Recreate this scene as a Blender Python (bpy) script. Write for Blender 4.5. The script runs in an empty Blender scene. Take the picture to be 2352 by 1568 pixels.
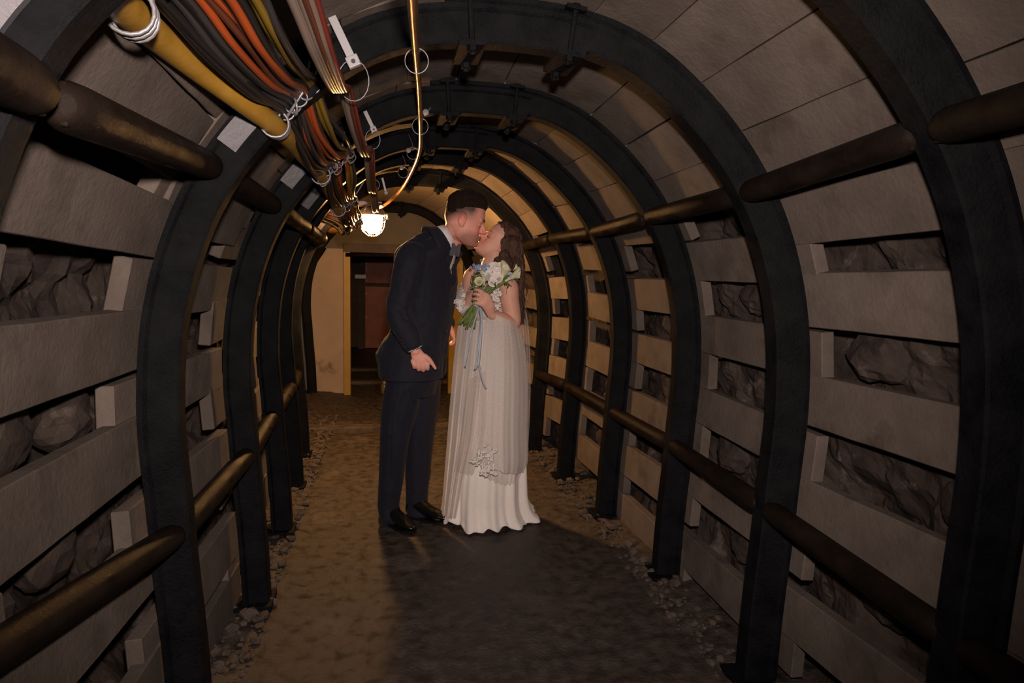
import bpy, bmesh, math, random
import numpy as np
from mathutils import Vector, Matrix, noise
random.seed(7)
RNG = np.random.default_rng(7)
SC = bpy.context.scene
COL = SC.collection

# ------------------------------------------------------------------ camera
S = 1.08
FPX = 1500.0
YAW, PITCH, ROLL = .192, -.0937, .02
CAM = np.array([-.3113, 0, 1.26]) * S
_cy, _sy = math.cos(YAW), math.sin(YAW)
FW = np.array([_sy*math.cos(PITCH), _cy*math.cos(PITCH), math.sin(PITCH)])
RT = np.array([_cy, -_sy, 0.]); UP = np.cross(RT, FW)
_c, _s = math.cos(ROLL), math.sin(ROLL)
RT, UP = _c*RT+_s*UP, -_s*RT+_c*UP
cd = bpy.data.cameras.new('camera'); cam = bpy.data.objects.new('camera', cd); COL.objects.link(cam)
cd.sensor_width = 36; cd.lens = FPX/2352*36; cd.clip_start = .02
M = Matrix.Identity(4)
for i in range(3):
    M[i][0] = RT[i]; M[i][1] = UP[i]; M[i][2] = -FW[i]; M[i][3] = CAM[i]
cam.matrix_world = M
SC.camera = cam

def ray(u, v): return FW + RT*(u-1176)/FPX - UP*(v-784)/FPX
def atY(u, v, y):
    d = ray(u, v); return CAM + d*(y-CAM[1])/d[1]
def floor_at(u, v):
    d = ray(u, v); return CAM + d*(-CAM[2])/d[2]

# ------------------------------------------------------------------ light
w = bpy.data.worlds.new('tunnel_dark'); SC.world = w; w.use_nodes = True
w.node_tree.nodes['Background'].inputs[0].default_value = (.55, .6, .75, 1)
w.node_tree.nodes['Background'].inputs[1].default_value = .012
SC.view_settings.view_transform = 'Standard'; SC.view_settings.look = 'None'
SC.view_settings.gamma = 1; SC.view_settings.use_curve_mapping = False
SC.view_settings.exposure = 0.0
def light(name, kind, loc, energy, color, **k):
    l = bpy.data.lights.new(name, kind); l.energy = energy; l.color = color
    for a, b in k.items(): setattr(l, a, b)
    o = bpy.data.objects.new(name, l); COL.objects.link(o); o.location = loc; return o
# the photographer's flash, just above the lens
fl_pos = CAM + UP*.17 + RT*.03
fl = light('camera_flash', 'SPOT', fl_pos, 262, (1, .80, .72), spot_size=math.radians(104), spot_blend=1.0, shadow_soft_size=.03)
fl.matrix_world = Matrix.Translation(Vector(fl_pos)) @ (M.to_3x3() @ Matrix.Rotation(math.radians(1), 3, 'X') @ Matrix.Rotation(math.radians(4), 3, 'Y')).to_4x4()
LAMP = Vector(atY(855, 512, 4.92))

# ------------------------------------------------------------------ helpers
def tag(o, label=None, cat=None, group=None, kind=None):
    if label: o['label'] = label
    if cat: o['category'] = cat
    if group: o['group'] = group
    if kind: o['kind'] = kind
    return o
def empty(name, loc, label=None, cat=None, group=None):
    o = bpy.data.objects.new(name, None); COL.objects.link(o); o.location = loc; o.empty_display_size = .05
    return tag(o, label, cat, group)
def mk(name, V, F, mat, parent=None, smooth=False):
    me = bpy.data.meshes.new(name)
    V = [tuple(map(float, v)) for v in V]
    if parent is not None:
        pl = PW(parent); V = [(a-pl[0], b-pl[1], c-pl[2]) for a, b, c in V]
    me.from_pydata(V, [], F); me.update()
    if smooth: me.polygons.foreach_set('use_smooth', [True]*len(me.polygons))
    if mat is not None: me.materials.append(mat)
    o = bpy.data.objects.new(name, me); COL.objects.link(o)
    if parent is not None: o.parent = parent
    return o
def PW(o):
    x = Vector((0, 0, 0))
    while o is not None: x = x + o.location; o = o.parent
    return x
class MB:
    def __init__(s): s.V = []; s.F = []
    def add(s, V, F):
        n = len(s.V); s.V += [tuple(map(float, v)) for v in V]; s.F += [tuple(i+n for i in f) for f in F]; return s
    def box(s, c, size, R=None, taper=1):
        hx, hy, hz = [a/2 for a in size]
        P = [(sx*hx*(taper if sz > 0 else 1), sy*hy*(taper if sz > 0 else 1), sz*hz) for sz in (-1, 1) for sy in (-1, 1) for sx in (-1, 1)]
        if R is not None: P = [tuple(R @ Vector(p)) for p in P]
        return s.add([(p[0]+c[0], p[1]+c[1], p[2]+c[2]) for p in P], [(0, 2, 3, 1), (4, 5, 7, 6), (0, 1, 5, 4), (2, 6, 7, 3), (0, 4, 6, 2), (1, 3, 7, 5)])
    def tube(s, path, r, n=8, cap=True, flat=None):
        V, F = tube(path, r, n, cap, flat); return s.add(V, F)
    def build(s, name, mat, parent=None, smooth=False, bevel=0):
        o = mk(name, s.V, s.F, mat, parent, smooth)
        if bevel: bev(o, bevel)
        return o
def bev(o, wd, seg=2):
    bm = bmesh.new(); bm.from_mesh(o.data)
    bmesh.ops.recalc_face_normals(bm, faces=bm.faces)
    es = [e for e in bm.edges if len(e.link_faces) == 2 and e.calc_face_angle(0) > .5]
    bmesh.ops.bevel(bm, geom=es, offset=wd, segments=seg, affect='EDGES', profile=.5)
    bm.to_mesh(o.data); bm.free()
def spl(P, n=8):
    """Catmull-Rom through points -> dense list"""
    P = np.array(P, float); Q = np.vstack([2*P[0]-P[1], P, 2*P[-1]-P[-2]]); out = []
    for i in range(1, len(Q)-2):
        a, b, c, d = Q[i-1:i+3]
        for t in np.linspace(0, 1, n, endpoint=False):
            out.append(.5*((2*b)+(-a+c)*t+(2*a-5*b+4*c-d)*t*t+(-a+3*b-3*c+d)*t**3))
    out.append(Q[-2]); return np.array(out)
def tube(path, r, n=8, cap=True, flat=None):
    P = np.array(path, float); m = len(P)
    r = np.full(m, r) if np.isscalar(r) else np.interp(np.linspace(0, 1, m), np.linspace(0, 1, len(r)), r)
    T = np.gradient(P, axis=0); T /= np.linalg.norm(T, axis=1)[:, None]+1e-12
    up = np.array([0, 0, 1.]) if abs(T[0][2]) < .9 else np.array([0, 1., 0])
    N = np.cross(T[0], up); N /= np.linalg.norm(N); V = []
    for i in range(m):
        N = N-T[i]*(N@T[i]); N /= np.linalg.norm(N)+1e-12; B = np.cross(T[i], N)
        for j in range(n):
            a = 2*math.pi*j/n
            V.append(P[i]+r[i]*(math.cos(a)*N+math.sin(a)*B*(flat or 1)))
    F = [(i*n+j, i*n+(j+1) % n, (i+1)*n+(j+1) % n, (i+1)*n+j) for i in range(m-1) for j in range(n)]
    if cap: F += [tuple(range(n-1, -1, -1)), tuple(range((m-1)*n, m*n))]
    return V, F
def lathe(prof, c, n=24, axis=None):
    """prof list of (r,z); closed rings"""
    V = []; R = axis.to_track_quat('Z', 'Y').to_matrix() if axis is not None else Matrix.Identity(3)
    for r, z in prof:
        for j in range(n):
            a = 2*math.pi*j/n; p = R @ Vector((r*math.cos(a), r*math.sin(a), z)); V.append((p[0]+c[0], p[1]+c[1], p[2]+c[2]))
    F = [(i*n+j, i*n+(j+1) % n, (i+1)*n+(j+1) % n, (i+1)*n+j) for i in range(len(prof)-1) for j in range(n)]
    F += [tuple(range(n-1, -1, -1)), tuple(range((len(prof)-1)*n, len(prof)*n))]
    return V, F

# ------------------------------------------------------------------ materials
def mat(name, c1, c2=None, scale=8, rough=.7, metal=0, bump=0, bscale=None, spec=.5, detail=6, c3=None, c3scale=3, c3lo=.55, c3hi=.65, sheen=0, sss=0, rough2=None, stretch=None, coat=0):
    m = bpy.data.materials.new(name); m.use_nodes = True; nt = m.node_tree; N = nt.nodes; L = nt.links
    b = N['Principled BSDF']; b.inputs['Roughness'].default_value = rough; b.inputs['Metallic'].default_value = metal
    b.inputs['Specular IOR Level'].default_value = spec
    b.inputs['Base Color'].default_value = (*c1, 1)
    tc = N.new('ShaderNodeTexCoord'); src = tc.outputs['Object']
    if stretch:
        mp = N.new('ShaderNodeMapping'); mp.inputs['Scale'].default_value = stretch; L.new(src, mp.inputs[0]); src = mp.outputs[0]
    def nz(s, d=detail, r=.6):
        n = N.new('ShaderNodeTexNoise'); n.inputs['Scale'].default_value = s; n.inputs['Detail'].default_value = d; n.inputs['Roughness'].default_value = r
        L.new(src, n.inputs['Vector']); return n
    if c2 is not None:
        n = nz(scale); rp = N.new('ShaderNodeValToRGB'); rp.color_ramp.elements[0].position = .35; rp.color_ramp.elements[1].position = .65
        rp.color_ramp.elements[0].color = (*c1, 1); rp.color_ramp.elements[1].color = (*c2, 1)
        L.new(n.outputs[0], rp.inputs[0]); out = rp.outputs[0]
        if c3 is not None:
            n3 = nz(c3scale, 5); r3 = N.new('ShaderNodeValToRGB'); r3.color_ramp.elements[0].position = c3lo; r3.color_ramp.elements[1].position = c3hi
            L.new(n3.outputs[0], r3.inputs[0]); mx = N.new('ShaderNodeMixRGB'); L.new(r3.outputs[0], mx.inputs[0]); L.new(out, mx.inputs[1]); mx.inputs[2].default_value = (*c3, 1); out = mx.outputs[0]
        L.new(out, b.inputs['Base Color'])
        if rough2 is not None:
            mr = N.new('ShaderNodeMapRange'); mr.inputs['From Min'].default_value = .35; mr.inputs['From Max'].default_value = .65
            mr.inputs['To Min'].default_value = rough; mr.inputs['To Max'].default_value = rough2; L.new(n.outputs[0], mr.inputs[0]); L.new(mr.outputs[0], b.inputs['Roughness'])
    if bump:
        nb = nz(bscale or scale*4, 8, .65); bp = N.new('ShaderNodeBump'); bp.inputs['Strength'].default_value = bump; bp.inputs['Distance'].default_value = .01
        L.new(nb.outputs[0], bp.inputs['Height']); L.new(bp.outputs[0], b.inputs['Normal'])
    if sheen: b.inputs['Sheen Weight'].default_value = sheen
    if coat: b.inputs['Coat Weight'].default_value = coat; b.inputs['Coat Roughness'].default_value = .15
    if sss: b.inputs['Subsurface Weight'].default_value = sss; b.inputs['Subsurface Radius'].default_value = (.02, .008, .004); b.inputs['Subsurface Scale'].default_value = .5
    return m
def randomize(m, amt=.25):
    """per-object brightness variation of the base colour"""
    nt = m.node_tree; N = nt.nodes; L = nt.links; b = N['Principled BSDF']; l = b.inputs['Base Color'].links
    oi = N.new('ShaderNodeObjectInfo'); mr = N.new('ShaderNodeMapRange'); mr.inputs['To Min'].default_value = 1-amt; mr.inputs['To Max'].default_value = 1+amt
    L.new(oi.outputs['Random'], mr.inputs[0]); hs = N.new('ShaderNodeHueSaturation'); L.new(mr.outputs[0], hs.inputs['Value'])
    if l: L.new(l[0].from_socket, hs.inputs['Color'])
    else: hs.inputs['Color'].default_value = b.inputs['Base Color'].default_value
    L.new(hs.outputs[0], b.inputs['Base Color'])
    # shift the texture per object
    tc = [n for n in N if n.type == 'TEX_COORD'][0]; va = N.new('ShaderNodeVectorMath'); va.operation = 'ADD'
    sc = N.new('ShaderNodeMath'); sc.operation = 'MULTIPLY'; sc.inputs[1].default_value = 40; L.new(oi.outputs['Random'], sc.inputs[0])
    outs = [k.to_socket for k in tc.outputs['Object'].links]
    L.new(tc.outputs['Object'], va.inputs[0]); L.new(sc.outputs[0], va.inputs[1])
    for s_ in outs: L.new(va.outputs[0], s_)
MT = {}
MT['conc'] = mat('concrete_slab', (.100, .082, .068), (.135, .112, .095), 7, .85, bump=.35, bscale=60, spec=.25, c3=(.075, .060, .050), c3scale=5, c3lo=.56, c3hi=.72); randomize(MT['conc'], .14)
MT['conc_lamplit'] = mat('lamplit_concrete', (.36, .30, .24), (.42, .36, .29), 6, .85, bump=.3, bscale=60, spec=.2)  # plank concrete with the lamp's brightness put into the colour, far roof only
MT['steel'] = mat('arch_steel', (.003, .0034, .0042), (.0075, .0080, .0092), 14, .45, metal=.0, bump=.5, bscale=110, spec=.07, rough2=.6)
MT['pipe'] = mat('strut_steel', (.007, .0052, .0042), (.015, .0105, .008), 10, .30, bump=.3, bscale=110, spec=.05, detail=4, rough2=.55)
MT['bolt'] = mat('bolt_steel', (.025, .021, .018), (.05, .042, .036), 40, .5, metal=.2, bump=.2)
MT['rock'] = mat('rock', (.022, .017, .0145), (.06, .046, .038), 6, .85, bump=.8, bscale=18, spec=.2, c3=(.11, .09, .075), c3scale=9, c3lo=.6, c3hi=.68)
MT['floor'] = mat('floor_ground', (.028, .022, .018), (.080, .062, .050), 17, .30, bump=1.0, bscale=75, spec=.5, rough2=.75, c3=(.16, .13, .10), c3scale=2.2, c3lo=.58, c3hi=.8)
MT['rubble'] = mat('rubble', (.06, .048, .038), (.12, .095, .075), 15, .9, bump=.6, spec=.2)
MT['hose'] = mat('yellow_hose', (.30, .16, .018), (.38, .21, .03), 12, .38, bump=.1, spec=.4)
MT['blackc'] = mat('cable_black', (.009, .009, .009), rough=.38)
MT['greyc'] = mat('cable_grey', (.028, .026, .026), rough=.38)
MT['orangec'] = mat('cable_orange', (.30, .055, .010), rough=.35)
MT['brownc'] = mat('cable_brown', (.08, .026, .013), rough=.35)
MT['yellowc'] = mat('cable_yellow', (.19, .12, .012), rough=.38)
MT['beigec'] = mat('cable_beige', (.16, .125, .10), rough=.35)
MT['redc'] = mat('cable_red', (.14, .022, .014), rough=.35)
MT['conduit'] = mat('conduit', (.24, .12, .05), (.34, .17, .07), 30, .28, metal=.6, bump=.1)
MT['galv'] = mat('galvanised', (.16, .16, .165), (.26, .26, .27), 30, .4, metal=.4, bump=.15)
MT['white'] = mat('white_plastic', (.30, .30, .31), rough=.4)
MT['bulk'] = mat('bulkhead_plaster', (.34, .27, .21), (.40, .32, .25), 3, .8, bump=.15, bscale=25, spec=.2, c3=(.15, .10, .07), c3scale=2.4, c3lo=.62, c3hi=.70)
MT['bulkgrey'] = mat('bulkhead_grey', (.11, .095, .075), (.14, .12, .095), 3, .75, bump=.2, bscale=30, spec=.3)
MT['plate'] = mat('pale_plate', (.85, .80, .70), rough=.4)
MT['yellow'] = mat('yellow_paint', (.36, .22, .012), (.30, .18, .012), 8, .5, bump=.1)
MT['rust'] = mat('rusty_door', (.34, .10, .045), (.46, .15, .07), 4, .5, bump=.3, bscale=20, spec=.4)
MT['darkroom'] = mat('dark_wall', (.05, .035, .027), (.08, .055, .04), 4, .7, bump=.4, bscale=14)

# ------------------------------------------------------------------ tunnel geometry
KD = np.array([0, .009, .003, .032, .015, -.016, -.058])*S
KZ = np.array([0, -.008, -.017, -.014, -.002, .032, .004])*S
KY = (.3317+.7189*np.arange(7))*S + np.array([0, .004, -.021, .008, .021, -.003, -.009])*S
KY = np.append(KY, 7.62); KD = np.append(KD, -.27); KZ = np.append(KZ, .05)
_A = np.array([-62, -43, -24, -5, 14, 33, 52, 71, 90.]); _R = np.array([1.681, 1.21, 1.002, .939, .935, .956, .981, 1.013, 1.002])*S
_A2 = np.concatenate([_A, 180-_A[::-1][1:]]); _R2 = np.concatenate([_R, _R[::-1][1:]])
_fa = np.linspace(-62, 242, 609)
_sp = spl(np.stack([_A2, _R2], 1), 24); _rr = np.interp(_fa, _sp[:, 0], _sp[:, 1])
for _ in range(60): _rr[1:-1] = .25*_rr[:-2]+.5*_rr[1:-1]+.25*_rr[2:]
def prof(a, off=0):
    """outer contour at angle a (deg), moved inward by off -> x, z, inward normal"""
    def p(q):
        r = np.interp(q, _fa, _rr); return np.array([r*math.cos(math.radians(q)), S*1.0+r*math.sin(math.radians(q))])
    P = p(a); T = p(a+.6)-p(a-.6); T /= np.linalg.norm(T); N = np.array([-T[1], T[0]])
    return P+N*off, N, T
def Yc(y): return np.interp(y, KY, KD), np.interp(y, KY, KZ)
def foot_angle():
    for a in np.linspace(-60, 0, 601):
        if prof(a)[0][1] > -.03: return a
A0 = foot_angle()
def z_at(z, side):
    """angle on right side whose height is z"""
    a = np.linspace(A0, 60, 400); zz = [prof(q)[0][1] for q in a]; q = np.interp(z, zz, a)
    return q if side > 0 else 180-q

ORD = ['first', 'second', 'third', 'fourth', 'fifth', 'sixth', 'seventh', 'eighth', 'ninth', 'tenth', 'eleventh', 'twelfth', 'thirteenth', 'fourteenth', 'fifteenth', 'sixteenth', 'seventeenth']
ARCH = {1: 'nearest the camera, cut off by the frame', 2: 'second from the camera', 3: 'third from the camera', 4: 'fourth from the camera, level with the couple', 5: 'fifth from the camera, just behind the couple', 6: 'sixth from the camera, nearest the glowing lamp', 7: 'farthest, lamp-lit, against the bulkhead'}

def a1shift(p):
    """the nearest rib is spread a little at its upper left"""
    w_ = min(1, max(0, (p[1]-1.35)/.3))*min(1, max(0, -p[0]/.35)); return p+np.array([-.022, .014])*w_
def sweep(a0, a1, sect, k, n=70):
    """sweep a closed section of (inward offset, y) along the arch contour"""
    V = []; q = np.linspace(a0, a1, n)
    for a in q:
        for off, y in sect:
            p, N, T = prof(a, off)
            if k == 1: p = a1shift(p)
            V.append((p[0]+KD[k], KY[k]+y+(.29*min(0, p[0]) if k == 1 else 0), p[1]+KZ[k]))
    m = len(sect); F = [(i*m+j, (i+1)*m+j, (i+1)*m+(j+1) % m, i*m+(j+1) % m) for i in range(n-1) for j in range(m)]
    F += [tuple(range(m)), tuple(range((n-1)*m, n*m))[::-1]]
    return V, F
SECT = [(-.004, -.012), (-.004, .010), (.012, .014), (.075, .030), (.075, .074), (.012, .090), (-.004, .094), (-.004, .116), (.010, .116), (.018, .104), (.088, .088), (.094, .082), (.094, .022), (.088, .016), (.018, .000), (.010, -.012)]
SECT2 = [(o+.020, .052+(y-.052)*.9) for o, y in SECT]
def clamp_part(k, ang, par):
    p, N, T = prof(ang, .06); c = Vector((p[0]+KD[k], KY[k]+.052, p[1]+KZ[k]))
    Rm = Matrix(((T[0], 0, N[0]), (0, 1, 0), (T[1], 0, N[1]))); Rm = Matrix(((T[0], 0, N[0]), (0, 1, 0), (T[1], 0, N[1])))
    mb = MB()
    def loc(t, y, n): return tuple(c+Rm @ Vector((t, y, n)))
    mb.box(loc(0, 0, .072), (.075, .175, .014), Rm); mb.box(loc(0, 0, .06), (.05, .09, .03), Rm)
    o = mb.build('clamp', MT['steel'], par)
    for sy in (-.075, .075): MB().box(loc(0, sy, -.055), (.06, .03, .012), Rm).build('yoke', MT['steel'], o, bevel=.002)
    for sy in (-.076, .076):
        b = MB(); b.tube([loc(0, sy, -.075), loc(0, sy, .10)], .008, 8)
        b.tube([loc(0, sy, .079), loc(0, sy, .094)], .015, 6); b.tube([loc(0, sy, -.066), loc(0, sy, -.05)], .014, 6)
        b.build('bolt', MT['steel'], o)
    return o
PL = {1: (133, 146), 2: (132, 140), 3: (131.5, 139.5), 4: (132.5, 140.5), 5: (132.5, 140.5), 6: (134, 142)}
MT['glint'] = mat('flash_glint', (.050, .051, .058), (.072, .073, .082), 8, .5, metal=.2, bump=.2, bscale=60)  # pale tone standing in for the flash highlight on the rib steel
CL = {1: (84, 99), 2: (80, 96), 3: (82, 97), 4: (84, 98), 5: (82, 98), 6: (83, 96), 7: (84, 97)}
for k in range(1, 8):
    e = empty('steel_arch', (KD[k], KY[k]+.05, 0), 'black curved steel arch rib, ' + ARCH[k], 'arch', 'steel arch ribs of the tunnel')
    c0, c1 = CL[k]
    V, F = sweep(A0, c1+3.5, SECT, k); V2, F2 = sweep(c0-3.5, 180-A0, SECT2, k)
    mk('arch_segment', V, F, MT['steel'], e); mk('arch_segment', V2, F2, MT['steel'], e)
    clamp_part(k, c0, e); clamp_part(k, c1, e)
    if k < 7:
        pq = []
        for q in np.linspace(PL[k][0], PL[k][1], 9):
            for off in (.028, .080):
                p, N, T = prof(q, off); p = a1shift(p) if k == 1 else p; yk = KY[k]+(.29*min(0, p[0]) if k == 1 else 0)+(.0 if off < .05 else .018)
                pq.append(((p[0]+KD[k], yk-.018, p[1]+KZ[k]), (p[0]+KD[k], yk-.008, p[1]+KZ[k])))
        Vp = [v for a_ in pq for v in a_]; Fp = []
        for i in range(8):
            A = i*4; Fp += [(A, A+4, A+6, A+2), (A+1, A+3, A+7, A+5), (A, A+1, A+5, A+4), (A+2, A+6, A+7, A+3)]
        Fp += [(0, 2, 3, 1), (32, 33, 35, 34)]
        mk('glint_plate', Vp, Fp, MT['glint'], e)  # added plate that carries the flash highlight, no part of the rib
    for sgn in (1, -1):   # foot plates
        p, N, T = prof(A0 if sgn > 0 else 180-A0, .05)
        MB().box((p[0]+KD[k], KY[k]+.05, .012), (.15, .15, .024)).build('foot_plate', MT['steel'], e, bevel=.003)

# ---- struts between the arches
def strut(k, x0, z0, x1, z1, where, r=.037):
    ya, yb = KY[k]+.07, KY[k+1]+.03
    a = np.array([x0, ya, z0]); b = np.array([x1, yb, z1])
    if x0 < 0 and k <= 1:
        J = atY(110, 225, .98) if where[0] == 'u' else atY(-190, 1618, 1.02)
        if k == 1: a = J+np.array([0, .02, 0])
        else: b = J-np.array([0, .02, 0]); a = J+np.array([0, -.75, .02])
    d = (b-a)/np.linalg.norm(b-a); L_ = np.linalg.norm(b-a)
    sd = 'left' if x0 < 0 else 'right'
    e = empty('spacer_strut', tuple((a+b)/2), f'dark steel spacer pipe, {where}, {sd} wall, ' + (f'between {ORD[k-1]} and {ORD[k]} arch' if k > 0 else 'in front of the nearest arch'), 'pipe', 'spacer pipes bolted between the arches')
    s_ = np.array([0, .006, .016, .034, .060]); rr = np.array([.50, .70, .84, .96, 1.])*r
    ts = list(s_)+list(np.linspace(.12, L_-.12, 6))+list(L_-s_[::-1]); rs = list(rr)+[r]*6+list(rr[::-1])
    mk('tube', *tube([a+d*t for t in ts], rs, 18), MT['pipe'], e, True)
    for t, sg in ((.035, 1), (L_-.035, -1)):
        c = a+d*t; n_ = np.array([-np.sign(x0)*.8, 0, -.25]); n_ /= np.linalg.norm(n_)
        MB().box(tuple(c+n_*.006), (.012, .055, .06)).build('end_lug', MT['pipe'], e, bevel=.004)
        h = MB(); h.tube([c+n_*.010, c+n_*.022], .012, 6); h.tube([c+n_*.022, c+n_*.031], .006, 8)
        h.build('bolt', MT['bolt'], e)
UPX = {0: .745, 1: .745, 2: .775, 3: .758, 4: .785, 5: .765, 6: .79, 7: .78}; UPZ = {0: 1.69, 1: 1.69, 2: 1.667, 3: 1.66, 4: 1.637, 5: 1.605, 6: 1.62, 7: 1.62}
UXL = {0: -.87, 1: -.865, 2: -.80, 3: -.80, 4: -.755, 5: -.715, 6: -.76, 7: -.76}; UZL = {0: 1.64, 1: 1.645, 2: 1.667, 3: 1.645, 4: 1.61, 5: 1.565, 6: 1.6, 7: 1.6}
for k in range(0, 6):
    def q(T, j): return T[j]+KD[j]
    strut(k, q(UPX, k), UPZ[k]+KZ[k], q(UPX, k+1), UPZ[k+1]+KZ[k+1], 'upper row')
    strut(k, q(UXL, k), UZL[k]+KZ[k], q(UXL, k+1), UZL[k+1]+KZ[k+1], 'upper row')
    xl = {0: .915, 1: .915, 2: .915, 3: .915, 4: .93, 5: .90, 6: .92}; zl = {0: .575, 1: .58, 2: .635, 3: .64, 4: .62, 5: .613, 6: .613}
    strut(k, q(xl, k), zl[k]+KZ[k], q(xl, k+1), zl[k+1]+KZ[k+1], 'lower row')
    strut(k, -xl[k]+KD[k], zl[k]+.012+KZ[k], -xl[k+1]+KD[k+1], zl[k+1]+.015+KZ[k+1], 'lower row')

# ---- concrete lagging slabs
def slab(k, ang, h, ya, yb, label, group, th=.045, jit=1, gapoff=0, m=None):
    """slab lying behind the arches, centred at contour angle"""
    def C_(y, q):
        p, N, T = prof(ang, -th/2-.006-gapoff); dx, dz = Yc(y)
        return np.array([p[0]+dx, y, p[1]+dz]), N, T
    a, N, T = C_(ya, 0); b, _, _ = C_(yb, 0)
    j1, j2 = [random.gauss(0, .006)*jit for _ in range(2)]; tw = random.gauss(0, .006)*jit
    a = a.copy(); b = b.copy()
    Nv = np.array([N[0], 0, N[1]]); Tv = np.array([T[0], 0, T[1]])
    a += Tv*j1-Nv*abs(tw); b += Tv*j2
    V = []
    nL = 9
    for i in range(nL+1):
        t = i/nL; c = a*(1-t)+b*t
        for st, sn in ((-1, -1), (1, -1), (1, 1), (-1, 1)):
            ww = h/2*(1+random.gauss(0, .006)); V.append(c+Tv*st*ww+Nv*sn*th/2*(1+random.gauss(0, .02)))
    F = [(i*4+j, i*4+(j+1) % 4, (i+1)*4+(j+1) % 4, (i+1)*4+j) for i in range(nL) for j in range(4)]+[(3, 2, 1, 0), tuple(nL*4+q for q in range(4))]
    ctr = (a+b)/2
    V = [tuple(np.array(v)-ctr) for v in V]
    o = mk('lagging_plank', V, F, m or MT['conc']); o.location = tuple(ctr); bev(o, .003, 1)
    tag(o, label, 'plank', group); return o
SIDE = {('R', 0): [1.375, 1.07, .75, .43, .10], ('R', 1): [1.495, 1.235, .905, .585, .215], ('R', 2): [1.375, 1.07, .752, .425, .09], ('R', 3): [1.54, 1.215, .91, .595, .28, -.03], ('R', 4): [1.40, 1.10, .77, .44, .13], ('R', 5): [1.52, 1.20, .90, .60, .28],
        ('L', 0): [1.24, .92, .64, .33], ('L', 1): [1.42, 1.11, .81, .50, .17], ('L', 2): [1.54, 1.24, .92, .59, .22, -.08], ('L', 3): [1.42, 1.10, .78, .46, .14], ('L', 4): [1.54, 1.24, .92, .6, .28], ('L', 5): [1.42, 1.10, .78, .46, .14]}
WHERE = {0: 'in front of the nearest arch', 1: 'between first and second arch', 2: 'between second and third arch', 3: 'between third and fourth arch', 4: 'between fourth and fifth arch', 5: 'between fifth and sixth arch', 6: 'beyond the sixth arch'}
for (sd, k), zs in SIDE.items():
    side = 1 if sd == 'R' else -1; sn = 'right' if side > 0 else 'left'
    for i, z in enumerate(zs):
        h = .165+random.gauss(0, .005)
        z2 = z+h/2
        ya = KY[k]-.048-random.random()*.02; yb = KY[k+1]+.11+random.random()*.015
        if k == 0: ya = .62 if side < 0 else KY[0]+.1
        if z < 0.0: z2 = max(z2, h/2+.005)
        slab(k, z_at(z2, side), h, ya, yb, f'grey concrete plank, {sn} wall, {WHERE[k]}, {ORD[i]} from the top', f'{sn} wall planks {WHERE[k]}', gapoff=0 if k % 2 else .004)
def arc_angles(a0, a1, step):
    a = a0; out = [a0]; acc = 0
    while a < a1:
        p1 = prof(a, -.03)[0]; p2 = prof(a+.25, -.03)[0]; acc += np.linalg.norm(p2-p1); a += .25
        if acc >= step: out.append(a); acc = 0
    return out
for k in range(0, 7):
    step = .196
    aa = arc_angles(z_at(1.665+.04*(k % 2), 1)+4, 180-z_at(1.66, 1)+6, step)
    for i, a in enumerate(aa):
        if k in (0,) and a < 30: continue
        ya = KY[k]-.0; yb = KY[k+1]-.0
        if k == 6: pass
        slab(k, a, step-.004, ya+.012+(.0 if k else .1), yb+.008, f'concrete roof plank {WHERE[k]}, {ORD[i]} from the right', f'roof planks {WHERE[k]}', jit=.25, m=MT['conc_lamplit'] if k == 6 else None)
# side slabs beyond the sixth arch (thin strip seen past the last rib)
for side, sn in ((1, 'right'), (-1, 'left')):
    for i, z in enumerate((1.42, 1.10, .78, .46, .14)):
        slab(6, z_at(z+.08, side), .165, KY[6]-.06, KY[7]-.01, f'lamp-lit concrete plank, {sn} wall, beyond the sixth arch, {ORD[i]} from the top', f'{sn} wall planks beyond the sixth arch')

# ---- rock surface behind the planks
def rock_patch(name, a0, a1, y0, y1, na, ny):
    V = []
    for j in range(ny+1):
        y = y0+(y1-y0)*j/ny; dx, dz = Yc(y)
        for i in range(na+1):
            a = a0+(a1-a0)*i/na; p, N, T = prof(a, -.16)
            q = Vector((p[0]*2.6, y*2.6, p[1]*2.6)); d = noise.voronoi(q*1.4)[0]; c = (d[1]-d[0])
            off = .07*noise.fractal(q, .9, 2.1, 5)+.055*min(c, .6)*1.4+.02*noise.noise(q*6)
            off = min(off, .085)
            V.append((p[0]+N[0]*off+dx, y, p[1]+N[1]*off+dz))
    F = [(j*(na+1)+i, j*(na+1)+i+1, (j+1)*(na+1)+i+1, (j+1)*(na+1)+i) for j in range(ny) for i in range(na)]
    o = mk(name, V, F, MT['rock'], smooth=False); o['kind'] = 'structure'; return o
rock_patch('wall_right', A0-6, 50, -1.0, 7.8, 90, 380)
rock_patch('ceiling', 50, 130, -1.0, 7.8, 50, 200)
rock_patch('wall_left', 130, 186-A0, -1.0, 7.8, 90, 380)

# ---- floor
V = []; nx, ny = 150, 520; x0, x1, y0, y1 = -1.6, 1.6, -.6, 7.9
for j in range(ny+1):
    y = y0+(y1-y0)*j/ny
    for i in range(nx+1):
        x = x0+(x1-x0)*i/nx; q = Vector((x*3, y*3, 0)); z = .010*noise.fractal(q, .8, 2, 5)+.0035*noise.fractal(q*5, .8, 2, 3)-.006
        e = max(0, abs(x-.0)-.82); z += e*.12*(1+.6*noise.noise(q*2.4))+ (e > 0)*.02*abs(noise.noise(q*5))
        V.append((x, y, z))
F = [(j*(nx+1)+i, j*(nx+1)+i+1, (j+1)*(nx+1)+i+1, (j+1)*(nx+1)+i) for j in range(ny) for i in range(nx)]
o = mk('floor', V, F, MT['floor'], smooth=True); o['kind'] = 'structure'
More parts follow.
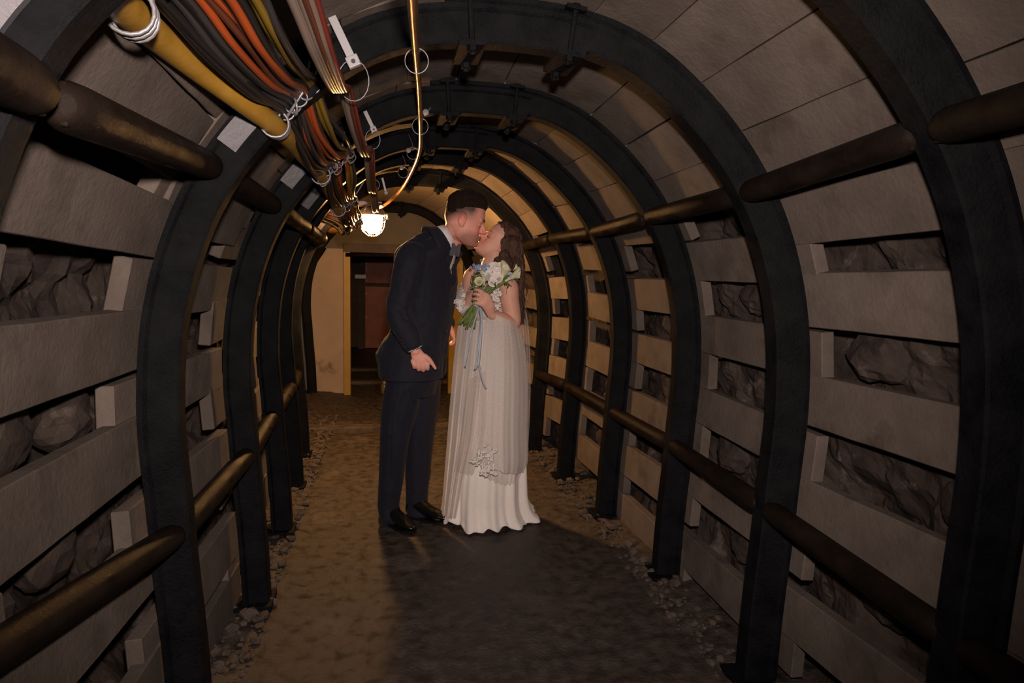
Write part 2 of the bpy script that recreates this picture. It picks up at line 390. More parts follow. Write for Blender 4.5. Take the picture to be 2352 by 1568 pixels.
# rubble along the feet of the walls: uncountable
def stone(mb, c, r):
    bm = bmesh.new(); bmesh.ops.create_icosphere(bm, subdivisions=1, radius=1)
    sx, sy, sz = r*random.uniform(.7, 1.4), r*random.uniform(.7, 1.4), r*random.uniform(.5, .9)
    for v in bm.verts: v.co *= random.uniform(.75, 1.2)
    mb.add([(c[0]+v.co.x*sx, c[1]+v.co.y*sy, c[2]+v.co.z*sz) for v in bm.verts], [tuple(v.index for v in f.verts) for f in bm.faces]); bm.free()
for side, sn in ((1, 'right'), (-1, 'left')):
    mb = MB()
    for i in range(1100):
        y = random.uniform(.8, 6.5); r = min(.028, random.expovariate(1/.0065)+.003); x = side*(.80+abs(random.gauss(0, .10)))
        if abs(x) > 1.15: continue
        stone(mb, (x, y, r*.3+max(0, abs(x)-.82)*.12), r)
    o = mb.build('rubble', MT['rubble']); tag(o, f'loose stone chips strewn along the foot of the {sn} wall', 'rubble', kind='stuff')
# bigger broken stones wedged behind the planks
for i, (sd, y, z, r) in enumerate([(1, 1.35, .12, .10), (1, 1.55, .5, .11), (1, 1.7, 1.15, .10), (1, 1.3, .82, .11), (-1, 1.45, 1.02, .10), (-1, 1.75, 1.0, .09), (-1, 1.6, .74, .10), (-1, 1.35, .42, .11), (-1, 2.3, .84, .09), (1, 2.35, 1.3, .09), (1, 2.5, .65, .10), (1, 2.3, .32, .08)]):
    a = z_at(z, sd); p, N, T = prof(a, -.11); mb = MB(); bm = bmesh.new(); bmesh.ops.create_icosphere(bm, subdivisions=3, radius=1)
    for v in bm.verts:
        q = v.co*1.6+Vector((i*7, 0, 0)); v.co *= (.8+.5*(noise.voronoi(q)[0][0]))
    mb.add([(v.co.x*.055, v.co.y*r*1.1, v.co.z*r*.8) for v in bm.verts], [tuple(v.index for v in f.verts) for f in bm.faces]); bm.free()
    o = mb.build('rock_block', MT['rock']); dx, dz = Yc(y); o.location = (p[0]+dx, y, p[1])
    tag(o, f'rough broken rock wedged behind the {"right" if sd>0 else "left"} wall planks, ' + ['low down', 'below mid plank', 'high, by second arch', 'waist high', 'below the top plank', 'chest high, by second arch', 'below middle plank', 'low by the pipe', 'past second arch', 'below top plank, past second arch', 'mid-height, past second arch', 'under lower pipe, past second arch'][i], 'rock', 'rocks wedged behind the planks')

# ---- bulkhead at the end of the tunnel
YB = 7.80
def wallpoly(name, pts, y0, y1, m, parent=None):
    n = len(pts); V = [(x, y0, z) for x, z in pts]+[(x, y1, z) for x, z in pts]
    F = [tuple(range(n)), tuple(range(2*n-1, n-1, -1))]+[(i, i+n, (i+1) % n+n, (i+1) % n) for i in range(n)]
    return mk(name, V, F, m, parent)
OL, OR_, OT = -.735, .40, 1.66
outer = [(p[0]+KD[7], p[1]+KZ[7]) for p in (prof(a, -.14)[0] for a in np.linspace(180-A0, A0, 60))]
left = [(OL-.075, -.02), (OL-.075, OT+.02)]+[(x, z) for x, z in reversed(outer) if z < OT+.02 and x < -.6]
o = wallpoly('wall_bulkhead_left', left[::1] if False else [(OL-.075, -.02), (OL-.075, OT+.02), (-1.0, OT+.02), (-1.3, 1.2), (-1.32, -.02)], YB, YB+.12, MT['bulk']); o['kind'] = 'structure'
o.name = 'wall_left_bulkhead'
o = wallpoly('wall_right_bulkhead', [(OR_+.16, -.02), (OR_+.16, OT+.02), (.95, OT+.02), (1.1, 1.2), (1.1, -.02)], YB, YB+.12, MT['bulkgrey']); o['kind'] = 'structure'
o = wallpoly('wall_top_bulkhead', [(-1.35, OT+.02), (-1.3, 2.6), (1.1, 2.6), (1.1, OT+.02)], YB, YB+.12, MT['bulkgrey']); o['kind'] = 'structure'
df = empty('door_frame', (OL, YB+.06, 0), 'yellow painted steel frame around the dark passage behind the couple', 'door frame')
MB().box((OL-.0375, YB+.02, .81), (.075, .18, 1.66)).build('jamb', MT['yellow'], df, bevel=.003)
MB().box((OR_+.08, YB+.02, .81), (.16, .18, 1.66)).build('jamb', MT['yellow'], df, bevel=.003)
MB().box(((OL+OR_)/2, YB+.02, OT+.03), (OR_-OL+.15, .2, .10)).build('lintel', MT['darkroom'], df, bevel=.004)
MB().tube([(OL-.05, YB-.09, OT-.05), (OR_+.1, YB-.09, OT-.03)], .022, 12).build('rail', MT['pipe'], df, True)
# passage beyond
o = wallpoly('floor_passage', [(-1.5, -.06), (-1.5, -.012), (1.4, -.012), (1.4, -.06)], YB+.1, 13.2, MT['floor']); o['kind'] = 'structure'
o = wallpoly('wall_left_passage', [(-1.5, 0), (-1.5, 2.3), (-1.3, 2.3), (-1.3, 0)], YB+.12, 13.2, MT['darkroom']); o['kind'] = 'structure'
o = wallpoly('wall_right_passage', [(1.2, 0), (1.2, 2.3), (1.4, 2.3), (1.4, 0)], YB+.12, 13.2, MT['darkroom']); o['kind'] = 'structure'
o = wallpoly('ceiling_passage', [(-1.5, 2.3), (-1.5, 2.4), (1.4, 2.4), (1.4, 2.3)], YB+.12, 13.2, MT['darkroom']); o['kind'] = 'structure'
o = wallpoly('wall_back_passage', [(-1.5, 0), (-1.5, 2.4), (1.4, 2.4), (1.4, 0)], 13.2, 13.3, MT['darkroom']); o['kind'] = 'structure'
dr = empty('steel_door', (-.2, 12.8, 0), 'rust brown riveted steel door at the far end of the passage', 'door')
MB().box((-.1, 12.86, .86), (1.25, .05, 1.72)).build('door_leaf', MT['rust'], dr, bevel=.005)
MB().box((-.1, 12.82, 1.22), (1.25, .03, .07)).build('cross_bar', MT['darkroom'], dr)
MB().box((-.79, 12.84, .88), (.13, .09, 1.80)).build('door_post', MT['darkroom'], dr)
MB().box((.59, 12.84, .88), (.13, .09, 1.80)).build('door_post', MT['darkroom'], dr)
for z in (1.62, 1.55, 1.5, 1.30, 1.05, .6):
    MB().tube([(-.70, 12.84, z), (-.70, 12.79, z)], .016, 8).build('rivet', MT['plate'], dr, True)
p = atY(828, 635, 12.6)
sg = empty('wall_sign', tuple(p), 'small pale plate on the post beside the far rusty door', 'sign')
MB().box(p, (.20, .02, .075)).build('plate', MT['plate'], sg, bevel=.003)
MB().box((p[0], p[1]+.12, p[2]), (.02, .24, .02)).build('bracket', MT['galv'], sg)
# timber sills across the passage floor
for i, (y, lab) in enumerate(((8.6, 'nearer worn timber sill across the passage floor'), (9.8, 'farther worn timber sill across the passage floor'))):
    o = MB().box((-.1, y, .005), (2.2, .16, .05)).build('floor_sill', MT['rubble'], bevel=.006); tag(o, lab, 'sill', 'timber sills across the passage floor')
o = MB().box((-.25, 5.95, .0), (1.5, .14, .05)).build('floor_sill', MT['rubble'], bevel=.008); tag(o, 'pale worn sill flush in the floor beyond the groom', 'sill')
p = floor_at(884, 905)
cn = empty('metal_canister', (p[0], p[1], 0), 'small shiny metal canister standing on the floor behind the groom', 'canister')
mk('body', *lathe([(.045, .0), (.05, .01), (.05, .10), (.04, .12), (.025, .125)], (p[0], p[1], 0), 20), MT['galv'], cn, True)
mk('cap', *lathe([(.025, .125), (.027, .13), (.027, .15), (.018, .155)], (p[0], p[1], 0), 16), MT['white'], cn, True)
# ------------------------------------------------------------------ cables
def slot(k):
    """the line on which the bundle hangs at arch k: from a to b"""
    L_ = {0: ((150, -620), (1150, -1150)), 1: ((330, -15), (590, -35)), 2: ((648, 262), (722, 186)), 3: ((742, 398), (806, 345)), 4: ((778, 474), (816, 452)), 5: ((797, 516), (826, 500))}
    a, b = L_[k]; return atY(*a, KY[k]+.02), atY(*b, KY[k]+.02)
cabs = [('blackc', .02, .0105), ('blackc', .10, .012), ('greyc', .19, .009), ('blackc', .27, .0115), ('greyc', .35, .009), ('orangec', .43, .0095), ('brownc', .49, .0085), ('orangec', .56, .010), ('brownc', .63, .008), ('orangec', .70, .0105), ('blackc', .78, .009), ('yellowc', .86, .0095), ('yellowc', .93, .0095), ('greyc', 1.0, .009)]
cname = {'blackc': 'black', 'greyc': 'dark grey', 'orangec': 'orange', 'brownc': 'brown', 'yellowc': 'mustard yellow', 'beigec': 'beige', 'redc': 'dark red'}
for i, (m, t, r) in enumerate(cabs):
    pts = []
    for k in range(1, 6):
        a, b = slot(k); P = a*(1-t)+b*t; P = P+np.array([random.gauss(0, .004), 0, random.gauss(0, .004)])
        if k == 1:
            a2, b2 = slot(2); Q = a2*(1-t)+b2*t; D = P-Q; P0 = P+D*1.0+np.array([0, 0, .02]); pts += [P0, (P0+P)/2-np.array([0, 0, .02])]
        pts.append(P)
        if k < 5:
            a2, b2 = slot(k+1); Q = a2*(1-t)+b2*t; sag = random.uniform(.02, .055) if k > 1 else random.uniform(.01, .03)
            for s_ in (.3, .65): pts.append(P*(1-s_)+Q*s_-np.array([random.gauss(0, .006), 0, sag*(.85+.3*s_)]))
    a = pts[-1]; pts += [a+np.array([-.04+.05*t, .16, -.02-.03*random.random()]), a+np.array([-.10+.05*t, .36, .02]), a+np.array([-.26, .8, .10])]
    o = mk('cable', *tube(spl(pts, 7), r*.85, 8), MT[m], None, True)
    pos = ['lowest, beside the yellow hose', 'second above the yellow hose', 'third above the yellow hose', 'fourth above the hose', 'just left of the orange strands', 'leftmost orange strand', 'between first and second orange strand', 'middle orange strand', 'between second and third orange strand', 'rightmost orange strand', 'right of the orange strands', 'left one of the mustard pair', 'right one of the mustard pair', 'topmost of the main bundle'][i]
    tag(o, f'{cname[m]} electric cable in the big ceiling bundle, {pos}', 'cable', 'cables of the main ceiling bundle')
# yellow hose
hp = [atY(-60, -330, .62), atY(272, 5, KY[1]), atY(440, 145, 1.5), atY(630, 288, KY[2]+.03), atY(686, 345, 2.3), atY(737, 402, KY[3]+.03), atY(757, 440, 3.1), atY(777, 481, KY[4]), atY(792, 510, KY[5]), (-.62, 5.2, 1.72), (-.8, 5.8, 1.75)]
hs = empty('yellow_hose', tuple(hp[1]), 'thick ochre yellow hose hung along the upper left of the roof', 'hose')
mk('hose_line', *tube(spl(hp, 10), [.029, .029, .028, .026, .026, .025, .025], 16), MT['hose'], hs, True)
def ring(mb, c, r, ax, rt=.0022, n=20, sq=1.0, a0=0, a1=2*math.pi):
    ax = Vector(ax).normalized(); R = ax.to_track_quat('Z', 'Y').to_matrix()
    mb.tube([tuple(Vector(c)+R @ Vector((r*math.cos(t), r*sq*math.sin(t), 0))) for t in np.linspace(a0, a1, n)], rt, 6)
for k, (u, v) in {1: (300, 28), 2: (632, 285), 3: (737, 402), 4: (777, 481)}.items():
    c = atY(u, v, KY[k]+.0); mb = MB()
    for q in range(3): ring(mb, c+np.array([0, .012*q-.01, 0]), .036, (.1*q-.1, 1, .15*q), .0035)
    c2 = c+np.array([.05, .0, .05]); ring(mb, c2, .022, (1, .4, .2), .0035); mb.tube([c+np.array([.03, 0, .02]), c2+np.array([.03, 0, .05]), c2+np.array([.04, 0, .12])], .004, 6)
    mb.build('hose_tie', MT['galv'], hs, True)
# wire ties that hold the main bundle at each arch
for k in (2, 3, 4, 5):
    a, b = slot(k); e = empty('wire_hanger', tuple((a+b)/2), f'twisted galvanised wire hanger holding the main cable bundle at the {ORD[k-1]} arch', 'hanger', 'wire hangers of the main bundle')
    mb = MB(); n = 5 if k < 4 else 4
    for i in range(n):
        c = a*(1-(i+.5)/n)+b*(i+.5)/n; ring(mb, c, .024-.002*(k > 3), (random.gauss(0, .3), 1, random.gauss(0, .3)), .0028)
    mb.build('loops', MT['galv'], e, True)
    mb = MB(); d = (b-a)/np.linalg.norm(b-a)
    mb.tube(spl([a-d*.03+np.array([0, 0, -.02]), a+np.array([0, -.012, .005]), (a+b)/2+np.array([0, -.02, .012]), b+np.array([.0, -.01, .01]), b+d*.05+np.array([0, 0, .05])], 6), .0035, 6)
    mb.build('hook', MT['galv'], e, True)
    if k > 2:
        for j in range(3):
            c = a*(1-j/2)+b*j/2; mb = MB(); mb.tube(spl([c, c+np.array([.02, -.02, -.03]), c+np.array([.0, -.03, -.055]), c+np.array([-.02, -.02, -.03])], 5), .0022, 6); mb.build('wire_end', MT['galv'], e, True)
# beige bundle with long loops
bp = {1: (690, -30), 2: (795, 205), 3: (848, 340), 4: (858, 430), 5: (866, 470)}
bc = [('beigec', -34, .0085), ('beigec', -22, .009), ('beigec', -10, .0075), ('brownc', 2, .008), ('beigec', 12, .0075), ('redc', 26, .0065)]
for i, (m, du, r) in enumerate(bc):
    pts = []; sp = {1: 1, 2: .42, 3: .30, 4: .2, 5: .15}
    keys = list(bp)
    P1 = atY(bp[1][0]+du, bp[1][1], KY[1]); P2 = atY(bp[2][0]+du*.42, bp[2][1], KY[2]); pts += [P1*2-P2+np.array([0, 0, .05])]
    for k in keys:
        u, v = bp[k]; P = atY(u+du*sp[k], v+random.gauss(0, 4)*sp[k], KY[k]+.02); pts.append(P)
        if k < 5:
            u2, v2 = bp[k+1]; Q = atY(u2+du*sp[k+1], v2, KY[k+1]); sag = .045+.02*random.random() if k > 1 else .035
            pts.append(P*.62+Q*.38-np.array([.0, 0, sag*.8])); pts.append(P*.22+Q*.78-np.array([.0, 0, sag]))
    pts.append(pts[-1]+np.array([.02, .35, .03])); pts.append((-.46, 5.35, 1.86))
    o = mk('cable', *tube(spl(pts, 7), r, 8), MT[m], None, True)
    tag(o, f'{cname[m]} cable of the smaller looping bundle beside the copper conduit, {ORD[i]} from left', 'cable', 'cables of the smaller looping bundle')
for k, (p0, p1, cc) in {2: ((762, 38), (808, 135), (812, 185)), 3: ((838, 255), (856, 293), (856, 320)), 4: (((878, 408), (886, 440), (862, 425)))}.items():
    y = KY[k]-.03; A_, B_ = atY(*p0, y), atY(*p1, y); d = B_-A_; L_ = np.linalg.norm(d); d /= L_
    e = empty('cable_bracket', tuple(A_), f'pale flat metal bracket with wire loop carrying the smaller bundle at the {ORD[k-1]} arch', 'bracket', 'brackets of the smaller bundle')
    z = Vector(d); y_ = Vector((0, 1, 0)); x_ = y_.cross(z).normalized(); y_ = z.cross(x_)
    Rm = Matrix((x_, y_, z)).transposed(); sc = {2: 1, 3: .7, 4: .5}[k]
    MB().box((A_+B_)/2, (.022*sc, .006, L_), Rm).build('strip', MT['white'], e, bevel=.0015)
    MB().box(B_+d*.008, (.034*sc, .02, .03*sc), Rm).build('block', MT['white'], e, bevel=.003)
    mb = MB(); mb.tube([B_+d*.01+np.array([0, -.011, 0]), B_+d*.01+np.array([0, -.014, 0])], .006*sc, 8); mb.build('screw', MT['bolt'], e)
    c = atY(*cc, y); mb = MB(); ring(mb, c, .042*sc, (.25, 1, .1), .0018, sq=1.25); mb.build('wire_loop', MT['galv'], e, True)
# copper-coloured conduit down to the lamp
cp = [atY(944, -260, .75), atY(946, -20, KY[1]), atY(955, 120, KY[2]-.1), atY(962, 205, 2.25), atY(966, 300, 2.8), atY(964, 345, 3.3), atY(950, 385, 3.9), atY(925, 430, 4.6), atY(895, 462, 5.1), (-.415, 5.33, 1.88)]
e = empty('conduit', tuple(cp[2]), 'single copper-coloured conduit running along the crown and bending down to the lamp', 'conduit')
mk('tube_line', *tube(spl(cp, 10), [.010, .010, .0095, .011, .012, .012], 10), MT['conduit'], e, True)
for (u, v, y, r) in ((957, 140, KY[2]-.04, .032), (965, 290, KY[3]+.02, .032), (948, 352, KY[4], .03), (926, 396, KY[5]-.3, .03)):
    mb = MB(); ring(mb, atY(u, v, y), r, (.2, 1, .2), .0018); mb.build('wire_ring', MT['galv'], e, True)
for (u, v, y) in ((978, 258, KY[3]), (939, 345, KY[4]-.05), (923, 385, KY[5]-.3)):
    c = atY(u, v, y); o = empty('roof_nail', tuple(c), 'small pale wire stub hooked under the crown, ' + {978: 'right of the conduit', 939: 'left of the conduit bend', 923: 'lowest, above the lamp'}[u], 'hook', 'wire stubs under the crown')
    mk('head', *lathe([(.0, -.004), (.012, -.004), (.012, .004), (.0, .004)], c, 12, Vector((0, 1, 0))), MT['white'], o, True)
    mb = MB(); mb.tube(spl([c+np.array([0, .004, 0]), c+np.array([.02, .02, .03]), c+np.array([.0, .05, .09])], 5), .0022, 6); mb.build('wire', MT['galv'], o, True)

# ------------------------------------------------------------------ cage lamp
lx, ly, lz = LAMP
lm = empty('cage_lamp', (lx, ly, lz+.1), 'glowing round bulkhead lamp in a wire cage hanging under the cables', 'lamp')
em = bpy.data.materials.new('lamp_glow'); em.use_nodes = True
for n in list(em.node_tree.nodes):
    if n.type == 'BSDF_PRINCIPLED': em.node_tree.nodes.remove(n)
en = em.node_tree.nodes.new('ShaderNodeEmission'); en.inputs[0].default_value = (1, .50, .17, 1); en.inputs[1].default_value = 730
em.node_tree.links.new(en.outputs[0], [n for n in em.node_tree.nodes if n.type == 'OUTPUT_MATERIAL'][0].inputs[0])
MT['cage'] = mat('lamp_cage', (.55, .42, .30), (.65, .5, .36), 30, .35, metal=.5)
mk('housing', *lathe([(.0, .115), (.05, .115), (.075, .10), (.088, .085), (.098, .07), (.098, .055), (.085, .05)], (lx, ly, lz), 28), MT['galv'], lm, True)
gl = mk('glass_globe', *lathe([(.07, .05), (.073, .02), (.068, -.02), (.052, -.055), (.028, -.073), (.0, -.078)], (lx, ly, lz), 28), em, lm, True)
gl.visible_shadow = True
cg = MB()
for j in range(8):
    a = math.pi*j/8*2+.2
    cg.tube([(lx+r*math.cos(a), ly+r*math.sin(a), lz+z) for r, z in ((.092, .055), (.094, .02), (.088, -.025), (.068, -.065), (.036, -.09), (.022, -.095))], .0028, 6)
for r, z in ((.094, .012), (.080, -.045), (.022, -.095)):
    cg.tube([(lx+r*math.cos(t), ly+r*math.sin(t), lz+z) for t in np.linspace(0, 2*math.pi, 25)], .0028, 6)
cg.build('cage', MT['cage'], lm, True)
for s_ in (-1, 1): MB().tube([(lx+s_*.108, ly-.02, lz+.062), (lx+s_*.108, ly-.02, lz+.03)], .008, 8).build('wing_nut', MT['cage'], lm)
MB().box((lx-.03, ly, lz+.135), (.20, .09, .035)).build('mounting_bar', MT['galv'], lm, bevel=.005)
MB().tube(spl([(lx-.20, ly-.02, lz+.15), (lx-.14, ly-.03, lz+.125), (lx-.04, ly-.04, lz+.125), (lx+.04, ly-.03, lz+.16)], 8), .007, 8).build('supply_cable', MT['redc'], lm, True)
# ------------------------------------------------------------------ people: tools
def V3(*a): return np.array(a, float)
def unit(v): v = np.array(v, float); return v/np.linalg.norm(v)
def limb(P, R, n=16, side=None, ratio=1.0, dens=6):
    """closed rounded tube through points P with radii R; ratio flattens it across `side`"""
    Q = spl(np.hstack([np.array(P, float), np.array(R, float)[:, None]]), dens); P = Q[:, :3]; R = Q[:, 3]
    T = np.gradient(P, axis=0); T /= np.linalg.norm(T, axis=1)[:, None]+1e-12
    # rounded ends
    P = np.vstack([[P[0]-T[0]*R[0]*.85], [P[0]-T[0]*R[0]*.5], P, [P[-1]+T[-1]*R[-1]*.5], [P[-1]+T[-1]*R[-1]*.85]])
    R = np.concatenate([[R[0]*.35, R[0]*.8], R, [R[-1]*.8, R[-1]*.35]]); T = np.vstack([T[:1], T[:1], T, T[-1:], T[-1:]])
    N = np.array(side, float) if side is not None else (np.array([0, 1., 0]) if abs(T[0][1]) < .8 else np.array([1., 0, 0]))
    V = []; m = len(P)
    for i in range(m):
        N = N-T[i]*(N@T[i]); N /= np.linalg.norm(N)+1e-12; B = np.cross(T[i], N)
        for j in range(n):
            a = 2*math.pi*j/n; V.append(P[i]+R[i]*(math.cos(a)*N+math.sin(a)*B*ratio))
    F = [(i*n+j, i*n+(j+1) % n, (i+1)*n+(j+1) % n, (i+1)*n+j) for i in range(m-1) for j in range(n)]
    return V, F+[tuple(range(n-1, -1, -1)), tuple(range((m-1)*n, m*n))]
def loft(rings, cap=True):
    n = len(rings[0]); V = [v for r in rings for v in r]; m = len(rings)
    F = [(i*n+j, i*n+(j+1) % n, (i+1)*n+(j+1) % n, (i+1)*n+j) for i in range(m-1) for j in range(n)]
    if cap: F += [tuple(range(n-1, -1, -1)), tuple(range((m-1)*n, m*n))]
    return V, F
def body_rings(secs, n=32):
    """secs: list of (centre, forward dir, half depth front, half depth back, side dir, half width, exponent)"""
    out = []
    for c, f, df, db, s, hw, ex in secs:
        r = []
        for j in range(n):
            a = 2*math.pi*j/n; ca, sa = math.cos(a), math.sin(a)
            x = math.copysign(abs(ca)**(2/ex), ca); y = math.copysign(abs(sa)**(2/ex), sa)
            r.append(np.array(c)+np.array(f)*x*(df if x > 0 else db)+np.array(s)*y*hw)
        out.append(r)
    return out
def ell(c, r, R=None, n=12):
    bm = bmesh.new(); bmesh.ops.create_icosphere(bm, subdivisions=3, radius=1)
    V = []
    for v in bm.verts:
        p = np.array(v.co)*np.array(r)
        if R is not None: p = p[0]*R[0]+p[1]*R[1]+p[2]*R[2]
        V.append(np.array(c)+p)
    F = [tuple(q.index for q in f.verts) for f in bm.faces]; bm.free(); return V, F
def fuse(parts, voxel, smooth=3):
    mb = MB()
    for V, F in parts: mb.add(V, F)
    me = bpy.data.meshes.new('tmp'); me.from_pydata(mb.V, [], mb.F); me.update()
    bm = bmesh.new(); bm.from_mesh(me); 
    bmesh.ops.recalc_face_normals(bm, faces=bm.faces); bm.to_mesh(me); bm.free()
    o = bpy.data.objects.new('tmp', me); COL.objects.link(o)
    md = o.modifiers.new('r', 'REMESH'); md.mode = 'VOXEL'; md.voxel_size = voxel
    if smooth: s_ = o.modifiers.new('s', 'SMOOTH'); s_.iterations = smooth; s_.factor = .5
    dg = bpy.context.evaluated_depsgraph_get(); ev = o.evaluated_get(dg); m2 = bpy.data.meshes.new_from_object(ev)
    n = len(m2.vertices); V = np.empty(n*3); m2.vertices.foreach_get('co', V); V = V.reshape(-1, 3)
    F = [tuple(p.vertices) for p in m2.polygons]
    bpy.data.objects.remove(o); bpy.data.meshes.remove(me); bpy.data.meshes.remove(m2)
    return V, F
def normals(V, F):
    me = bpy.data.meshes.new('t'); me.from_pydata([tuple(v) for v in V], [], F); me.update()
    N = np.empty(len(V)*3); me.vertices.foreach_get('normal', N); bpy.data.meshes.remove(me); return N.reshape(-1, 3)
def gauss(V, c, r, k=None):
    d = (V-np.array(c))/np.array(r) if k is None else ((V-np.array(c)) @ np.array(k).T)/np.array(r)
    return np.exp(-(d**2).sum(1))
def fbm(V, s, o=3, seed=0.):
    return np.array([noise.fractal(Vector((v[0]*s+seed, v[1]*s, v[2]*s)), .8, 2, o) for v in V])
def paint(o, C):
    a = o.data.color_attributes.new('tone', 'FLOAT_COLOR', 'POINT')
    a.data.foreach_set('color', np.hstack([C, np.ones((len(C), 1))]).ravel())
def vmat(name, rough=.5, bump=.1, bscale=200, sss=.0, spec=.4, sheen=0):
    m = mat(name, (.5, .5, .5), None, rough=rough, bump=bump, bscale=bscale, sss=sss, spec=spec, sheen=sheen)
    a = m.node_tree.nodes.new('ShaderNodeAttribute'); a.attribute_name = 'tone'
    m.node_tree.links.new(a.outputs['Color'], m.node_tree.nodes['Principled BSDF'].inputs['Base Color']); return m
MT['skin'] = vmat('skin', .5, .12, 260, sss=.06)
def cloth_mat(name, c, rough=.8, sheen=.2, bscale=300, bump=.15, c2=None, spec=.3): return mat(name, c, c2 or tuple(x*1.25 for x in c), 30, rough, bump=bump, bscale=bscale, sheen=sheen, spec=spec)
MT['navy'] = cloth_mat('navy_wool', (.010, .011, .020), .8, .05)
MT['navy2'] = cloth_mat('navy_trouser', (.008, .0095, .018), .8, .04)
MT['shirt'] = cloth_mat('white_shirt', (.72, .70, .70), .7, .1)
MT['bow'] = cloth_mat('slate_bow', (.06, .075, .10), .6, .2)
MT['leather'] = mat('black_leather', (.006, .006, .006), rough=.22, spec=.6)
MT['hairg'] = mat('brown_hair', (.016, .009, .007), (.034, .019, .013), 60, .6, spec=.2, bump=.8, bscale=420)
MT['hairb'] = mat('chestnut_hair', (.040, .018, .011), (.11, .055, .034), 50, .46, spec=.4, bump=.6, bscale=420, stretch=(1, 1, .12))
MT['brow'] = mat('brow_hair', (.02, .011, .008), rough=.6)
MT['dress'] = cloth_mat('ivory_crepe', (.84, .79, .74), .75, .3, bscale=240, c2=(.87, .82, .77))
MT['lace'] = mat('lace', (.48, .40, .36), (.80, .76, .73), 75, .8, bump=.9, bscale=120, sheen=.2)
MT['stem'] = mat('flower_stem', (.10, .16, .03), (.17, .24, .06), 40, .45)
MT['leaf'] = mat('leaf', (.035, .075, .018), (.07, .12, .03), 40, .5)
MT['petal'] = mat('white_petal', (.80, .74, .68), (.86, .80, .74), 40, .55, sss=.1)
MT['petalc'] = mat('cream_petal', (.66, .62, .36), (.75, .72, .48), 40, .5, sss=.1)
MT['petalb'] = mat('blue_petal', (.16, .27, .46), (.26, .38, .58), 60, .55)
MT['ribbon'] = mat('pale_blue_ribbon', (.34, .40, .48), (.42, .48, .55), 20, .4, sheen=.3)
MT['silver'] = mat('silver', (.8, .8, .82), rough=.25, metal=1)
def tulle(name, c, alpha):
    m = bpy.data.materials.new(name); m.use_nodes = True; nt = m.node_tree; N = nt.nodes; L = nt.links
    b = N['Principled BSDF']; b.inputs['Base Color'].default_value = (*c, 1); b.inputs['Roughness'].default_value = .8; b.inputs['Sheen Weight'].default_value = .3
    tl = N.new('ShaderNodeBsdfTranslucent'); tl.inputs[0].default_value = (*c, 1); tr = N.new('ShaderNodeBsdfTransparent')
    m1 = N.new('ShaderNodeMixShader'); m1.inputs[0].default_value = .28; m2 = N.new('ShaderNodeMixShader'); m2.inputs[0].default_value = 1-alpha
    L.new(b.outputs[0], m1.inputs[1]); L.new(tl.outputs[0], m1.inputs[2]); L.new(m1.outputs[0], m2.inputs[1]); L.new(tr.outputs[0], m2.inputs[2])
    # fine dotted weave
    tc = N.new('ShaderNodeTexCoord'); nz = N.new('ShaderNodeTexNoise'); nz.inputs['Scale'].default_value = 260; L.new(tc.outputs['Object'], nz.inputs['Vector'])
    mr = N.new('ShaderNodeMapRange'); mr.inputs['From Min'].default_value = .3; mr.inputs['From Max'].default_value = .7; mr.inputs['To Min'].default_value = max(0, 1-alpha-.2); mr.inputs['To Max'].default_value = min(1, 1-alpha+.2)
    L.new(nz.outputs[0], mr.inputs[0]); L.new(mr.outputs[0], m2.inputs[0])
    out = [n for n in N if n.type == 'OUTPUT_MATERIAL'][0]; L.new(m2.outputs[0], out.inputs[0]); return m
MT['tulle'] = tulle('tulle', (.86, .80, .75), .80)
MT['veil'] = tulle('veil', (.80, .72, .67), .34)

